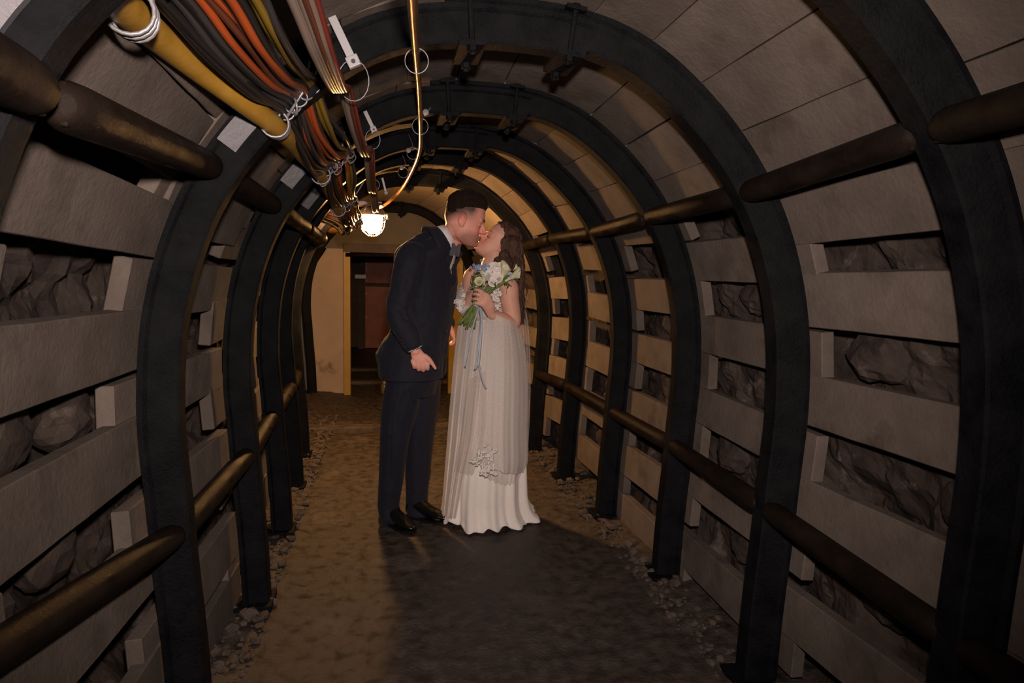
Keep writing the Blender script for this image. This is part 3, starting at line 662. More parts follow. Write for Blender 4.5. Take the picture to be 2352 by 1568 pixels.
HS = [(.120, .010, -.020, .012), (.116, .040, -.048, .034), (.106, .062, -.070, .052), (.090, .077, -.085, .064), (.066, .088, -.096, .072), (.040, .093, -.101, .076), (.018, .094, -.102, .077), (-.004, .088, -.100, .075), (-.020, .084, -.094, .073), (-.040, .086, -.082, .071), (-.058, .088, -.064, .067), (-.074, .089, -.046, .062), (-.090, .086, -.026, .054), (-.104, .084, -.002, .043), (-.114, .076, .018, .030), (-.118, .064, .034, .014)]
def head(c, f, u, sc, fem=False):
    """returns closed pieces, and a function local->world"""
    f = unit(f); u = unit(np.array(u)-f*(np.array(u)@f)); s = np.cross(u, f)   # s = person's left
    W_ = lambda a, b, h: np.array(c)+(f*a+s*b+u*h)*sc
    rings = []
    for h, f0, f1, hw in HS:
        if fem: hw *= .94
        r = []
        for j in range(36):
            a = 2*math.pi*j/36; ca, sa = math.cos(a), math.sin(a); ex = 2.25 if h < .05 else 2
            x = math.copysign(abs(ca)**(2/ex), ca); y = math.copysign(abs(sa)**(2/ex), sa); mid = (f0+f1)/2; hd = (f0-f1)/2
            r.append(W_(mid+hd*x, hw*y*(1-.10*max(0, x)*(h < .02)), h))
        rings.append(r)
    P = [loft(rings)]
    P.append(limb([W_(.086, 0, .006), W_(.098, 0, -.012), W_(.109, 0, -.030)], [.008*sc, .0085*sc, .011*sc], 12))
    P.append(limb([W_(.078, 0, .012), W_(.086, 0, -.012), W_(.092, 0, -.032)], [.010*sc, .0115*sc, .0135*sc], 12))
    P.append(ell(W_(.107, 0, -.034), (.0125*sc, .0115*sc, .0095*sc), (f, s, u)))
    for q in (-1, 1): P.append(ell(W_(.097, q*.011, -.036), (.010*sc, .007*sc, .0075*sc), (f, s, u)))
    P.append(ell(W_(.0895, 0, -.0635), (.010*sc, .021*sc, .0065*sc), (f, s, u)))
    P.append(ell(W_(.0885, 0, -.0755), (.010*sc, .019*sc, .0070*sc), (f, s, u)))
    P.append(ell(W_(.080, 0, -.100), (.014*sc, .020*sc, .014*sc), (f, s, u)))
    for q in (-1, 1):
        P.append(ell(W_(.080, q*.028, .014), (.012*sc, .022*sc, .007*sc), (f, s, u)))
        P.append(ell(W_(.073, q*.031, -.008), (.012*sc, .015*sc, .0095*sc), (f, s, u)))   # closed lids
        # ear: rim, lobe, bowl
        rim = [W_(-.006+.016*math.cos(t)-.004, q*(.079+.006*math.sin(t*.5)), -.008+.029*math.sin(t)) for t in np.linspace(-1.9, 3.3, 11)]
        P.append(limb(rim, [.0042*sc]*11, 8, dens=2)); P.append(ell(W_(-.010, q*.076, -.008), (.015*sc, .005*sc, .026*sc), (f, s, u)))
        P.append(ell(W_(-.002, q*.078, -.036), (.008*sc, .005*sc, .009*sc), (f, s, u)))
    return P, W_, (f, s, u)
def fingers(parts, paths, r=.0088):
    for p in paths: parts.append(limb(p, [r*1.05, r, r*.93, r*.78][:len(p)], 10))
def in_head(V, c, fr, sc):
    d = (V-np.array(c))/sc; return d@fr[0], d@fr[1], d@fr[2]
def skin_colours(V, base, c, fr, sc, lips, male=False):
    C = np.tile(np.array(base, float), (len(V), 1)); n = fbm(V, 22, 2)
    C *= (1+.08*n)[:, None]
    a, b, h = in_head(V, c, fr, sc); near = (np.abs(a) < .14) & (np.abs(b) < .1) & (np.abs(h) < .14)
    def mix(w, col):
        w = np.clip(w*near, 0, 1)[:, None]; C[:] = C*(1-w)+np.array(col)*w
    red = np.array(base)*np.array([1.12, .80, .78])
    mix(.7*np.exp(-(((a-.075)/.03)**2+((np.abs(b)-.04)/.03)**2+((h+.035)/.03)**2)), red)
    mix(.8*np.exp(-(((a-.11)/.015)**2+(b/.02)**2+((h+.035)/.02)**2)), red)
    mix(.8*np.exp(-(((a+.01)/.03)**2+((np.abs(b)-.08)/.012)**2+((h+.01)/.035)**2)), red)
    mix(np.exp(-(((a-.096)/.014)**2+(b/.024)**2+((h+.069)/.011)**4)), lips)
    mix(.45*np.exp(-(((a-.078)/.016)**2+((np.abs(b)-.031)/.016)**2+((h+.009)/.007)**2)), np.array(base)*np.array([.42, .30, .28]))
    if male:
        st = np.clip(1-np.abs(h+.088)/.05, 0, 1)*np.clip((a+.01)/.04, 0, 1)*(h < -.045)
        mix(.55*np.clip(st*1.6, 0, 1)*(1+.4*fbm(V, 400, 1)), (.16, .08, .06))
        fade = np.clip((h+.012+.55*np.clip(-a-.01, 0, 1))/.06, 0, 1)*np.clip((.062-a)/.035, 0, 1)
        mix(np.clip(fade*1.1, 0, .92)*(1+.12*fbm(V, 300, 1)), (.035, .018, .013))
    return C
def lashes(mb, W_, q, sc):
    mb.tube([W_(.0850-.016*t*t, q*(.017+.030*t), -.0125-.0035*math.sin(math.pi*t)) for t in np.linspace(0, 1, 8)], [.0008*sc, .0018*sc, .0020*sc, .0008*sc], 6)


# ------------------------------------------------------------------ the groom
YG = 3.60
def g(u, v, y=YG): return atY(u, v, y)
AZ = math.radians(-30); GF = V3(math.cos(AZ), math.sin(AZ), 0); GSd = V3(-math.sin(AZ), math.cos(AZ), 0)   # forward, his left
gr = empty('person', (-.13, YG, 0), 'person in dark navy suit with slate bow tie, leaning in to kiss, on the left', 'person')
HC = g(1067, 505, 3.535); HSc = 1.10; th = math.radians(14); az = math.radians(-8)
hf = V3(math.cos(th)*math.cos(az), math.cos(th)*math.sin(az), -math.sin(th)); hu = V3(math.sin(th), 0, math.cos(th))
hp_, GW, gfr = head(HC, hf, hu, HSc)
P = list(hp_)
P.append(limb([GW(-.030, 0, -.040), g(1046, 540), g(1024, 556), g(1002, 585)], [.062, .060, .064, .08], 20))
tor = lambda u, v: g(u, v, 3.62)
SEC = []
for (u, v, df, db, hw, ex) in [(992, 600, .06, .08, .15, 2), (985, 640, .10, .10, .17, 2.2), (975, 700, .105, .10, .16, 2.2), (965, 770, .10, .09, .145, 2.2), (956, 830, .095, .10, .155, 2.2), (950, 880, .09, .10, .15, 2.2)]:
    SEC.append((tor(u, v), GF, df, db, GSd, hw, ex))
P.append(loft(body_rings(SEC)))
nearSh = g(945, 596, 3.47); nearEl = g(914, 716, 3.40); nearWr = g(955, 806, 3.34)
farSh = tor(985, 600)+GSd*.16; farEl = g(1000, 705, 3.82); farWr = g(1030, 750, 3.78)
P.append(limb([nearSh, (nearSh+nearEl)/2, nearEl, (nearEl+nearWr)/2, nearWr], [.055, .046, .040, .038, .029], 16))
P.append(limb([farSh, (farSh+farEl)/2, farEl, farWr], [.055, .046, .040, .028], 16))
# near hand: back of the hand to the viewer, fingers curled under, thumb forward and down
def h_(u, v, dy=0): return g(u, v, 3.34+dy)
P.append(loft(body_rings([(h_(955, 803), V3(1, 0, .12), .026, .026, V3(0, 1, 0), .020, 2.2), (h_(960, 814), V3(1, 0, .1), .036, .036, V3(0, 1, 0), .018, 2.4), (h_(966, 828), V3(1, 0, .05), .043, .042, V3(0, 1, 0), .017, 2.6), (h_(968, 839), V3(1, 0, .0), .041, .042, V3(0, 1, 0), .015, 2.6)], 20)))
for (u, v, l) in ((981, 838, .95), (971, 841, 1.0), (960.5, 840, .92), (950.5, 836, .8)):
    P.append(limb([h_(u-3, v-7), h_(u, v, -.004), h_(u+1, v+6*l, .002), h_(u+1, v+10*l, .018), h_(u+1, v+6*l, .036)], [.0122, .0120, .0115, .0100, .009], 10))
P.append(limb([h_(975, 818, -.002), h_(985, 825, -.008), h_(993, 835, -.010), h_(1000, 846, -.006)], [.016, .0135, .0105, .0082], 12))
# far hand resting by the jacket front
def h2(u, v, dy=0): return g(u, v, 3.76+dy)
P.append(loft(body_rings([(h2(1030, 748), V3(1, 0, .3), .020, .020, V3(0, 1, 0), .026, 2.2), (h2(1037, 760), V3(1, 0, .2), .018, .018, V3(0, 1, 0), .040, 2.4), (h2(1040, 772), V3(1, 0, .1), .016, .016, V3(0, 1, 0), .040, 2.4)], 18)))
for q in range(4): P.append(limb([h2(1040, 769, -.03+.02*q), h2(1043, 778, -.03+.02*q), h2(1041, 787-q, -.028+.02*q), h2(1034, 791-q, -.026+.02*q)], [.010, .0095, .009, .008], 10))
P.append(limb([h2(1030, 755, -.03), h2(1028, 768, -.045), h2(1030, 778, -.045)], [.012, .011, .009], 10))
# legs inside the trousers
nHip = tor(944, 880)-GSd*.08; fHip = tor(958, 880)+GSd*.08
nKn = g(905, 1015, 3.54); nAn = g(893, 1165, 3.60); fKn = g(963, 1010, 3.68); fAn = g(957, 1158, 3.68)
P.append(limb([nHip, (nHip+nKn)/2, nKn, (nKn+nAn)/2, nAn], [.085, .075, .055, .052, .036], 16))
P.append(limb([fHip, (fHip+fKn)/2, fKn, (fKn+fAn)/2, fAn], [.085, .075, .055, .052, .036], 16))
def foot_dir(h, t): a = floor_at(*h); b = floor_at(*t); d = b-a; d[2] = 0; return a, unit(d)
nh, nd = foot_dir((882, 1192), (945, 1222)); fh, fd = foot_dir((940, 1185), (1038, 1202))
for an, hd, dd in ((nAn, nh, nd), (fAn, fh, fd)):
    P.append(limb([an, hd+dd*.08+V3(0, 0, .06), hd+dd*.20+V3(0, 0, .03)], [.036, .034, .022], 12))
V, F = fuse(P, .0036, 4)
a, b, h = in_head(V, HC, gfr, HSc)
for q in (-1, 1):
    w = np.exp(-(((a-.07)/.03)**2+((b-q*.045)/.02)**2+((h+.032)/.022)**2)); V = V+np.outer(w*.004, gfr[0])+np.outer(w*.003*q, gfr[1])
for q in (-1, 1):   # eye hollows, nostril wings, ear bowl
    w = np.exp(-(((a-.085)/.02)**2+((b-q*.018)/.009)**2+((h+.008)/.010)**2)); V = V-np.outer(w*.004, gfr[0])
    w = np.exp(-(((a+.006)/.008)**2+((b-q*.083)/.008)**2+((h+.006)/.014)**2)); V = V-np.outer(w*.005*q, gfr[1])
w = np.exp(-(((a-.097)/.01)**2+(b/.022)**2+((h+.0695)/.0028)**2)); V = V-np.outer(w*.004, gfr[0])
body = mk('body', V, F, MT['skin'], gr, True)
paint(body, skin_colours(V, (.80, .38, .29), HC, gfr, HSc, (.42, .15, .12), True))
# hair: cropped sides, longer swept top
P = []; rings = []
for h, f0, f1, hw in [(.139, .02, -.03, .015), (.135, .055, -.052, .042), (.125, .075, -.074, .059), (.110, .086, -.090, .070), (.092, .092, -.100, .0765), (.074, .090, -.105, .0790), (.058, .074, -.107, .0790), (.040, .038, -.106, .0780), (.020, .004, -.102, .0745), (.000, -.030, -.097, .060), (-.018, -.050, -.09, .05)]:
    r = []
    for j in range(40):
        t = 2*math.pi*j/40; x, y = math.cos(t), math.sin(t); r.append(GW((f0+f1)/2+(f0-f1)/2*x, hw*y, h))
    rings.append(r)
V, F = fuse([loft(rings)], .0035, 2); N = normals(V, F)
a, b, h = in_head(V, HC, gfr, HSc); am = np.clip((h-.05)/.05, .12, 1)
Lc = np.stack([a*.30, b, h*.8], 1); V = V+N*((fbm(Lc, 110, 3)*.0050+fbm(Lc, 38, 2, 4)*.004)*am)[:, None]
V = V-N*(np.clip((.078-h)/.05, 0, 1)*(.0035+.0045*fbm(V, 70, 3)))[:, None]
mb = MB(); mb.add(V, F)
for i in range(1500):
    t = random.uniform(0, 1); ph = random.uniform(-math.pi, math.pi); el = random.uniform(.15, 1.0)**.5
    x = -.01+.088*math.cos(ph)*math.cos(el*1.45)*1.05; y = .074*math.sin(ph)*math.cos(el*1.45); hz = .055+.075*math.sin(el*1.45)
    p0 = GW(x, y, hz); L_ = random.uniform(.014, .030)*(1 if x > -.04 else .5)
    d = np.array([.35+random.gauss(0, .25), y*7+random.gauss(0, .2), .55+random.gauss(0, .2)]); d /= np.linalg.norm(d)
    pts = [p0, GW(x+d[0]*L_*.5, y+d[1]*L_*.5, hz+d[2]*L_*.5), GW(x+d[0]*L_*1.1, y+d[1]*L_, hz+d[2]*L_*.72)]
    mb.tube(pts, [.0017, .0013, .0003], 4, cap=False)
mb.build('hair', MT['hairg'], gr, True)
mb = MB()
for q in (-1, 1):
    mb.tube(spl([GW(.097, q*.012, .014), GW(.094, q*.028, .020), GW(.082, q*.045, .014)], 5), [.002, .0036, .0015], 6)
mb.build('eyebrow', MT['brow'], gr, True)
mb = MB(); lashes(mb, GW, -1, HSc); lashes(mb, GW, 1, HSc); mb.build('eyelash', MT['brow'], gr, True)
# jacket
P = []
SEC = []
for (u, v, df, db, hw, ex, yy) in [(1020, 546, .075, .055, .085, 2, 3.60), (1010, 558, .115, .09, .135, 2, 3.61), (998, 580, .128, .115, .19, 2.1, 3.62), (988, 610, .11, .135, .205, 2.2, 3.62), (984, 650, .138, .14, .205, 2.2, 3.62), (978, 700, .145, .125, .190, 2.2, 3.62), (970, 750, .140, .145, .180, 2.2, 3.62), (964, 785, .142, .195, .188, 2.2, 3.62), (958, 815, .146, .222, .195, 2.2, 3.62), (954, 840, .150, .190, .200, 2.2, 3.62), (950, 868, .158, .172, .205, 2.2, 3.62)]:
    SEC.append((g(u, v, yy), GF, df, db, GSd, hw, ex))
P.append(loft(body_rings(SEC, 40)))
P.append(limb([nearSh+V3(.03, .04, .02), nearSh, (nearSh+nearEl)/2+V3(.0, 0, 0), nearEl, (nearEl+nearWr)/2, nearWr+(nearEl-nearWr)*.17], [.070, .077, .068, .060, .054, .045], 20))
P.append(limb([farSh, (farSh+farEl)/2, farEl, farWr+(farEl-farWr)*.12], [.072, .066, .058, .045], 20))
# pad the rounded upper back
P.append(ell(g(956, 597, 3.60), (.115, .14, .11)))
P.append(limb([g(1006, 545, 3.62), g(980, 564, 3.60), g(952, 588, 3.56)], [.045, .072, .085], 18))
P.append(limb([g(1004, 545, 3.64), g(985, 565, 3.70), g(985, 595, 3.76)], [.045, .06, .07], 18))

# tail flaring behind

V, F = fuse(P, .006, 5)
N = normals(V, F)
wr = fbm(V*np.array([1, 1, .6]), 9, 3)*.006+fbm(V, 26, 2, 5)*.0022
cre = np.zeros(len(V))
def crease(p0, p1, wd, dep):
    """a fold running from p0 to p1"""
    global cre
    p0 = np.array(p0); d = np.array(p1)-p0; L2 = d@d; t = np.clip(((V-p0)@d)/L2, 0, 1); q = p0+t[:, None]*d
    dist = np.linalg.norm((V-q), axis=1); cre += -dep*np.exp(-(dist/wd)**2)+dep*.6*np.exp(-((dist-wd*2)/wd)**2)
for a_, b_ in [((930, 725, 3.33), (900, 700, 3.38)), ((935, 735, 3.33), (898, 722, 3.36)), ((938, 640, 3.38), (925, 690, 3.33)), ((955, 620, 3.42), (962, 700, 3.42)), ((965, 640, 3.44), (962, 780, 3.40)), ((1010, 765, 3.45), (975, 740, 3.42)), ((1015, 770, 3.45), (980, 800, 3.42)), ((930, 750, 3.33), (910, 755, 3.36))]:
    crease(g(*a_), g(*b_), .010, .005)
V = V+N*(wr+cre)[:, None]
# cut the front opening (a narrow V down to the button) and the flat hem
cfront = lambda V: ((V-g(984, 650, 3.62))@GSd)
zt, zb = g(1040, 575, 3.5)[2], g(1045, 655, 3.45)[2]
fr_ = (V-g(975, 700, 3.62))@GF
zz = V[:, 2]; sid = cfront(V); half = np.clip((zz-zb)/(zt-zb), 0, 1.6)*.050
zl = g(1030, 772, 3.5)[2]; half2 = np.clip((zl-zz)/.25, 0, 1)*.035
op = (fr_ > .05) & (((zz > zb) & (np.abs(sid-.016) < half)) | ((zz < zl) & (np.abs(sid-.030) < half2)))
ca, cb = g(1000, 530, 3.60), g(1040, 586, 3.52); _n = unit(np.cross(unit(cb-ca), V3(-.2, 1, 0))); _n = _n if _n[2] > 0 else -_n
neck = ((V-ca)@_n > 0) & (np.linalg.norm(V-(ca+cb)/2, axis=1) < .16)
zh = g(950, 866, 3.6)[2]
keep = [f for f in F if not all(op[i] or neck[i] or zz[i] < zh+.003 for i in f)]
jk = mk('jacket', V, keep, MT['navy'], gr, True)
sd_ = jk.modifiers.new('thick', 'SOLIDIFY'); sd_.thickness = .006; sd_.offset = 1
# lapels: two folded flaps beside the opening
def surf_front(z, side_off, out=.0):
    """point on the jacket front at height z and lateral offset"""
    m = (fr_ > .0) & (np.abs(zz-z) < .006) & (np.abs(sid-side_off) < .010)
    if m.sum() == 0: m = (fr_ > .0) & (np.abs(zz-z) < .012) & (np.abs(sid-side_off) < .02)
    if m.sum() == 0: return None
    i = np.where(m)[0][np.argmax(fr_[m])]; return V[i]+N[i]*out
for q in (-1, 1):
    mb = MB(); rows = []
    for t in np.linspace(0, 1, 14):
        z = zb+(zt-.005-zb)*t; in_ = .016+q*(np.clip(t, 0, 1)*.050-.002); wd = .045*math.sin(math.pi*min(1, t*.62+.05))*(1 if t < .82 else 1.0)
        A_ = surf_front(z, in_, .009); B_ = surf_front(z, in_+q*wd, .012)
        if A_ is None or B_ is None: continue
        rows.append((A_, (A_+B_)/2+GF*.005, B_))
    n = len(rows)
    if n > 3:
        Vv = [p for r in rows for p in r]; Ff = [(i*3+j, i*3+j+1, (i+1)*3+j+1, (i+1)*3+j) for i in range(n-1) for j in range(2)]
        o = mk('lapel', Vv, Ff, MT['navy'], gr, True); m_ = o.modifiers.new('t', 'SOLIDIFY'); m_.thickness = .005; m_.offset = 0
# turned collar of the jacket, lying round the shirt collar
_a, _b = g(1003, 526, 3.60), g(1038, 580, 3.53); _nb = unit(_b-_a); _ct = (_a+_b)/2; _u = unit(np.cross(_nb, V3(-.2, 1, 0))); _u = _u if _u[2] > 0 else -_u; _sd = unit(np.cross(_u, _nb))
rg = []
for off, rs in ((-.062, 1.56), (-.042, 1.44), (-.018, 1.28), (.002, 1.17), (.008, 1.10), (.0, 1.05), (-.03, 1.08)):
    rg.append([_ct+_u*(off-.012)+_nb*math.cos(t)*.071*rs*1.06+_sd*math.sin(t)*.068*rs*1.06 for t in np.linspace(math.pi*.22, math.pi*1.78, 34)])
Vj = [p for r in rg for p in r]; nn = 34; Fj = [(i*nn+j, i*nn+j+1, (i+1)*nn+j+1, (i+1)*nn+j) for i in range(len(rg)-1) for j in range(nn-1)]
o = mk('jacket_collar', Vj, Fj, MT['navy'], gr, True); m_ = o.modifiers.new('t', 'SOLIDIFY'); m_.thickness = .005
# buttons
for (u, v, yy) in ((1018, 762, 0), ):
    p = surf_front(g(u, v, 3.5)[2], -.02, .010)
    if p is not None:
        n_ = Vector(GF); mk('button', *lathe([(.0, -.004), (.010, -.004), (.011, 0), (.008, .003), (.0, .002)], p, 16, n_), MT['greyc'], gr, True)
for q in range(3):
    c = g(923+q*3, 782+q*7, 3.292); mk('cuff_button', *lathe([(.0, -.003), (.006, -.003), (.006, .001), (.0, .002)], c, 12, Vector((-.1, -1, 0))), MT['greyc'], gr, True)
# shirt: collar, front and cuff
P = []; SEC = []
for (u, v, df, db, hw) in [(1018, 550, .068, .05, .08), (1006, 572, .098, .08, .12), (991, 620, .104, .10, .15), (983, 660, .118, .11, .16), (976, 710, .130, .10, .16), (968, 760, .125, .10, .16), (962, 800, .125, .10, .16), (955, 840, .12, .10, .16)]:
    SEC.append((g(u, v, 3.615), GF, df, db, GSd, hw, 2.2))
V2, F2 = fuse([loft(body_rings(SEC, 32))], .007, 3)
mk('shirt', V2, F2, MT['shirt'], gr, True)
# collar band: a leaning ring round the neck, higher at the back
cc = []
ca, cb = g(1006, 522, 3.60), g(1041, 573, 3.52)
nb = unit(cb-ca); ctr = (ca+cb)/2; up_ = unit(np.cross(nb, V3(-.2, 1, 0))); up_ = up_ if up_[2] > 0 else -up_
sdir = unit(np.cross(up_, nb))
rings = []
for (off, rs) in ((-.024, 1.08), (0, 1.04), (.018, 1.0), (.018, .93), (-.024, .95)):
    r = []
    for j in range(36):
        t = 2*math.pi*j/36; r.append(ctr+up_*off+nb*math.cos(t)*.071*rs+sdir*math.sin(t)*.066*rs)
    rings.append(r)
rings.append(rings[0])
Vc, Fc = loft(rings, False); mk('collar', Vc, Fc, MT['shirt'], gr, True)
# the turned-down collar leaf on the near side, as a sloped strip
mb = MB()
leaf = []
for t in np.linspace(0, 1, 12):
    a0 = math.pi*(1-t)-.0; p = ctr+nb*math.cos(a0)*.074-sdir*math.sin(a0)*.069*(1 if (-sdir)[1] < 0 else -1)
    leaf.append((p+up_*.018, p-up_*(.028+.012*t)+unit(p-ctr)*.005))
Vl = [q for r in leaf for q in r]; Fl = [(2*i, 2*i+1, 2*i+3, 2*i+2) for i in range(len(leaf)-1)]
o = mk('collar_leaf', Vl, Fl, MT['shirt'], gr, True); m_ = o.modifiers.new('t', 'SOLIDIFY'); m_.thickness = .003
# cuff
cdir = unit(nearWr-nearEl)
mk('cuff', *loft([[nearWr+cdir*o_+(V3(1, 0, .45)/1.1*math.cos(t)*.040+V3(0, 1, 0)*math.sin(t)*.034)*k_ for t in np.linspace(0, 2*math.pi, 24, endpoint=False)] for o_, k_ in ((-.06, 1.0), (-.012, 1.05), (-.012, .93), (-.06, .85))], False), MT['shirt'], gr, True)
# bow tie
bc_ = g(1046, 574, 3.485); bf = unit(V3(.85, -.48, -.2)); bs = unit(np.cross(V3(0, 0, 1), bf)); bu = np.cross(bf, bs)
P = [ell(bc_, (.010, .011, .013), (bf, bs, bu))]
for q in (-1, 1):
    P.append(loft([[bc_+bs*q*x_+bu*hh*sgn+bf*tt for sgn, tt in ((-1, -.006), (-1, .006), (-.2, .009), (.2, .005), (1, .006), (1, -.006), (.2, -.002), (-.2, -.009))] for x_, hh in ((.002, .012), (.018, .024), (.038, .035), (.052, .032))]))
V2, F2 = fuse(P, .0028, 2); mk('bow_tie', V2, F2, MT['bow'], gr, True)
# trousers
P = []
SEC = [(g(955, 835, 3.62), GF, .115, .12, GSd, .165, 2.2), (g(950, 870, 3.62), GF, .125, .135, GSd, .175, 2.2), (g(948, 905, 3.62), GF, .12, .13, GSd, .17, 2.2)]
P.append(loft(body_rings(SEC, 32)))
P.append(limb([nHip, (nHip*.6+nKn*.4), nKn, (nKn+nAn)/2, nAn+V3(0, 0, .02), nAn+V3(.015, -.01, -.055)], [.100, .096, .080, .068, .060, .064], 22))
P.append(limb([fHip, (fHip*.6+fKn*.4), fKn, (fKn+fAn)/2, fAn+V3(0, 0, .02), fAn+V3(.015, -.01, -.055)], [.102, .098, .082, .070, .062, .066], 22))
V, F = fuse(P, .006, 4); N = normals(V, F)
cre = np.zeros(len(V))
for (p0, p1, wd, dep) in [((905, 960, 3.45), (899, 1150, 3.50), .008, -.004), ((968, 960, 3.6), (966, 1140, 3.62), .008, -.004), ((880, 1130, 3.5), (915, 1145, 3.5), .009, .005), ((882, 1150, 3.5), (918, 1158, 3.5), .009, .005), ((940, 1125, 3.6), (985, 1140, 3.6), .009, .005), ((938, 1145, 3.6), (985, 1152, 3.6), .009, .004), ((930, 905, 3.45), (900, 990, 3.45), .012, .005), ((985, 930, 3.5), (945, 900, 3.45), .012, .005)]:
    crease(g(*p0), g(*p1), wd, dep)
V = V+N*(fbm(V*np.array([1, 1, .45]), 10, 3, 9)*.006+cre)[:, None]
tr = mk('trousers', V, F, MT['navy2'], gr, True)
# shoes
for nm, hd, dd in (('near', nh, nd), ('far', fh, fd)):
    sdd = np.cross(V3(0, 0, 1), dd); rings = []
    prof_ = [(-.012, .020, .026, .075), (.0, .030, .034, .100), (.04, .038, .040, .118), (.085, .037, .039, .105), (.125, .037, .041, .080), (.165, .043, .045, .060), (.205, .044, .046, .050), (.24, .038, .036, .038), (.265, .026, .022, .030), (.278, .010, .010, .020)]
    for x_, wl, wr_, ht in prof_:
        r = []
        for j in range(20):
            t = 2*math.pi*j/20; yv = math.cos(t)*(wl if math.cos(t) > 0 else wr_); zv = max(0.0, .5+.5*math.sin(t)); zv = zv**.75 if math.sin(t) > -.999 else 0
            r.append(hd+dd*x_+sdd*yv*(1 if math.sin(t) > -.7 else .95)+V3(0, 0, .014+zv*(ht-.006)))
        rings.append(r)
    V2, F2 = fuse([loft(rings)], .004, 2); s_ = mk('shoe', V2, F2, MT['leather'], gr, True)
    out = []
    for x_, wl, wr_, ht in prof_: out.append(hd+dd*x_+sdd*(wl+.004))
    for x_, wl, wr_, ht in reversed(prof_): out.append(hd+dd*x_-sdd*(wr_+.004))
    sol = [[p+V3(0, 0, z_) for p in out] for z_ in (.001, .014)]
    o = mk('sole', *loft(sol), MT['leather'], s_)
    lc = MB()
    for q in range(4):
        x_ = .105+.02*q; lc.tube(spl([hd+dd*x_+sdd*.020+V3(0, 0, .082-.007*q), hd+dd*(x_+.004)+V3(0, 0, .098-.009*q), hd+dd*x_-sdd*.020+V3(0, 0, .082-.007*q)], 4), .002, 6)
    lc.build('lace', MT['blackc'], s_, True)
# ------------------------------------------------------------------ the bride
YBr = 3.58
def b_(u, v, y=YBr): return atY(u, v, y)
br = empty('person', (.19, YBr, 0), 'person in a white off-shoulder lace gown with long wavy brown hair, on the right', 'person')
BF = unit(V3(-.80, -.60, 0)); BS = V3(.60, -.80, 0)      # forward, her left (towards the camera)
BC = b_(1144, 560, 3.585); BSc = .96; th = math.radians(40)
bf_ = unit(V3(-math.cos(th), -.20, math.sin(th))); bu_ = V3(math.sin(th), 0, math.cos(th))
hp_, BW, bfr = head(BC, bf_, bu_, BSc, True)
P = list(hp_)
P.append(limb([BW(-.02, 0, -.045), b_(1136, 588, 3.57), b_(1126, 608, 3.58), b_(1124, 635, 3.59)], [.052, .048, .050, .065], 20))
SEC = []
for (u, v, df, db, hw, ex) in [(1126, 622, .03, .04, .07, 2), (1126, 634, .05, .06, .14, 2), (1126, 652, .075, .08, .165, 2.1), (1124, 685, .10, .085, .145, 2.2), (1122, 715, .09, .075, .125, 2.2), (1124, 745, .08, .075, .118, 2.2), (1124, 785, .095, .10, .15, 2.2), (1122, 820, .10, .12, .165, 2.2)]:
    SEC.append((b_(u, v, 3.58), BF, df, db, BS, hw, ex))
P.append(loft(body_rings(SEC)))
lSh = b_(1165, 655, 3.45); lEl = b_(1178, 742, 3.44); lWr = b_(1128, 722, 3.355)
rSh = b_(1084, 633, 3.68); rEl = b_(1074, 706, 3.62); rWr = b_(1098, 660, 3.50)
P.append(limb([b_(1140, 650, 3.50), lSh, (lSh*.6+lEl*.4), lEl, (lEl+lWr)/2, lWr], [.055, .056, .053, .042, .036, .024], 18))
P.append(limb([b_(1100, 636, 3.66), rSh, (rSh+rEl)/2, rEl, (rEl+rWr)/2, rWr], [.045, .047, .044, .040, .036, .024], 18))
# left hand round the stems
def hh(u, v, dy=0): return b_(u, v, 3.33+dy)
P.append(loft(body_rings([(hh(1129, 724, .02), unit(V3(1, 0, .55)), .022, .022, V3(0, 1, 0), .017, 2.2), (hh(1124, 708, .0), unit(V3(1, 0, .5)), .033, .030, V3(0, 1, 0), .015, 2.4), (hh(1117, 694, -.012), unit(V3(.8, 0, 1)), .040, .034, V3(0, 1, 0), .015, 2.5), (hh(1110, 687, -.016), unit(V3(.6, 0, 1)), .042, .036, V3(0, 1, 0), .013, 2.5)], 20)))
for (u0, v0, u1, v1, u2, v2) in ((1115, 675, 1104, 668, 1093, 665), (1111, 683, 1100, 677, 1090, 675), (1108, 692, 1098, 687, 1089, 686), (1106, 701, 1098, 697, 1090, 697)):
    P.append(limb([hh(u0, v0, -.014), hh(u1, v1, -.020), hh(u2, v2, -.008), hh(u2-3, v2+2, .016), hh(u2+3, v2+3, .036)], [.0092, .0088, .0082, .0075, .0068], 10))
P.append(limb([hh(1117, 700, .01), hh(1108, 680, .03), hh(1098, 664, .035), hh(1092, 656, .03)], [.013, .0105, .009, .0075], 10))
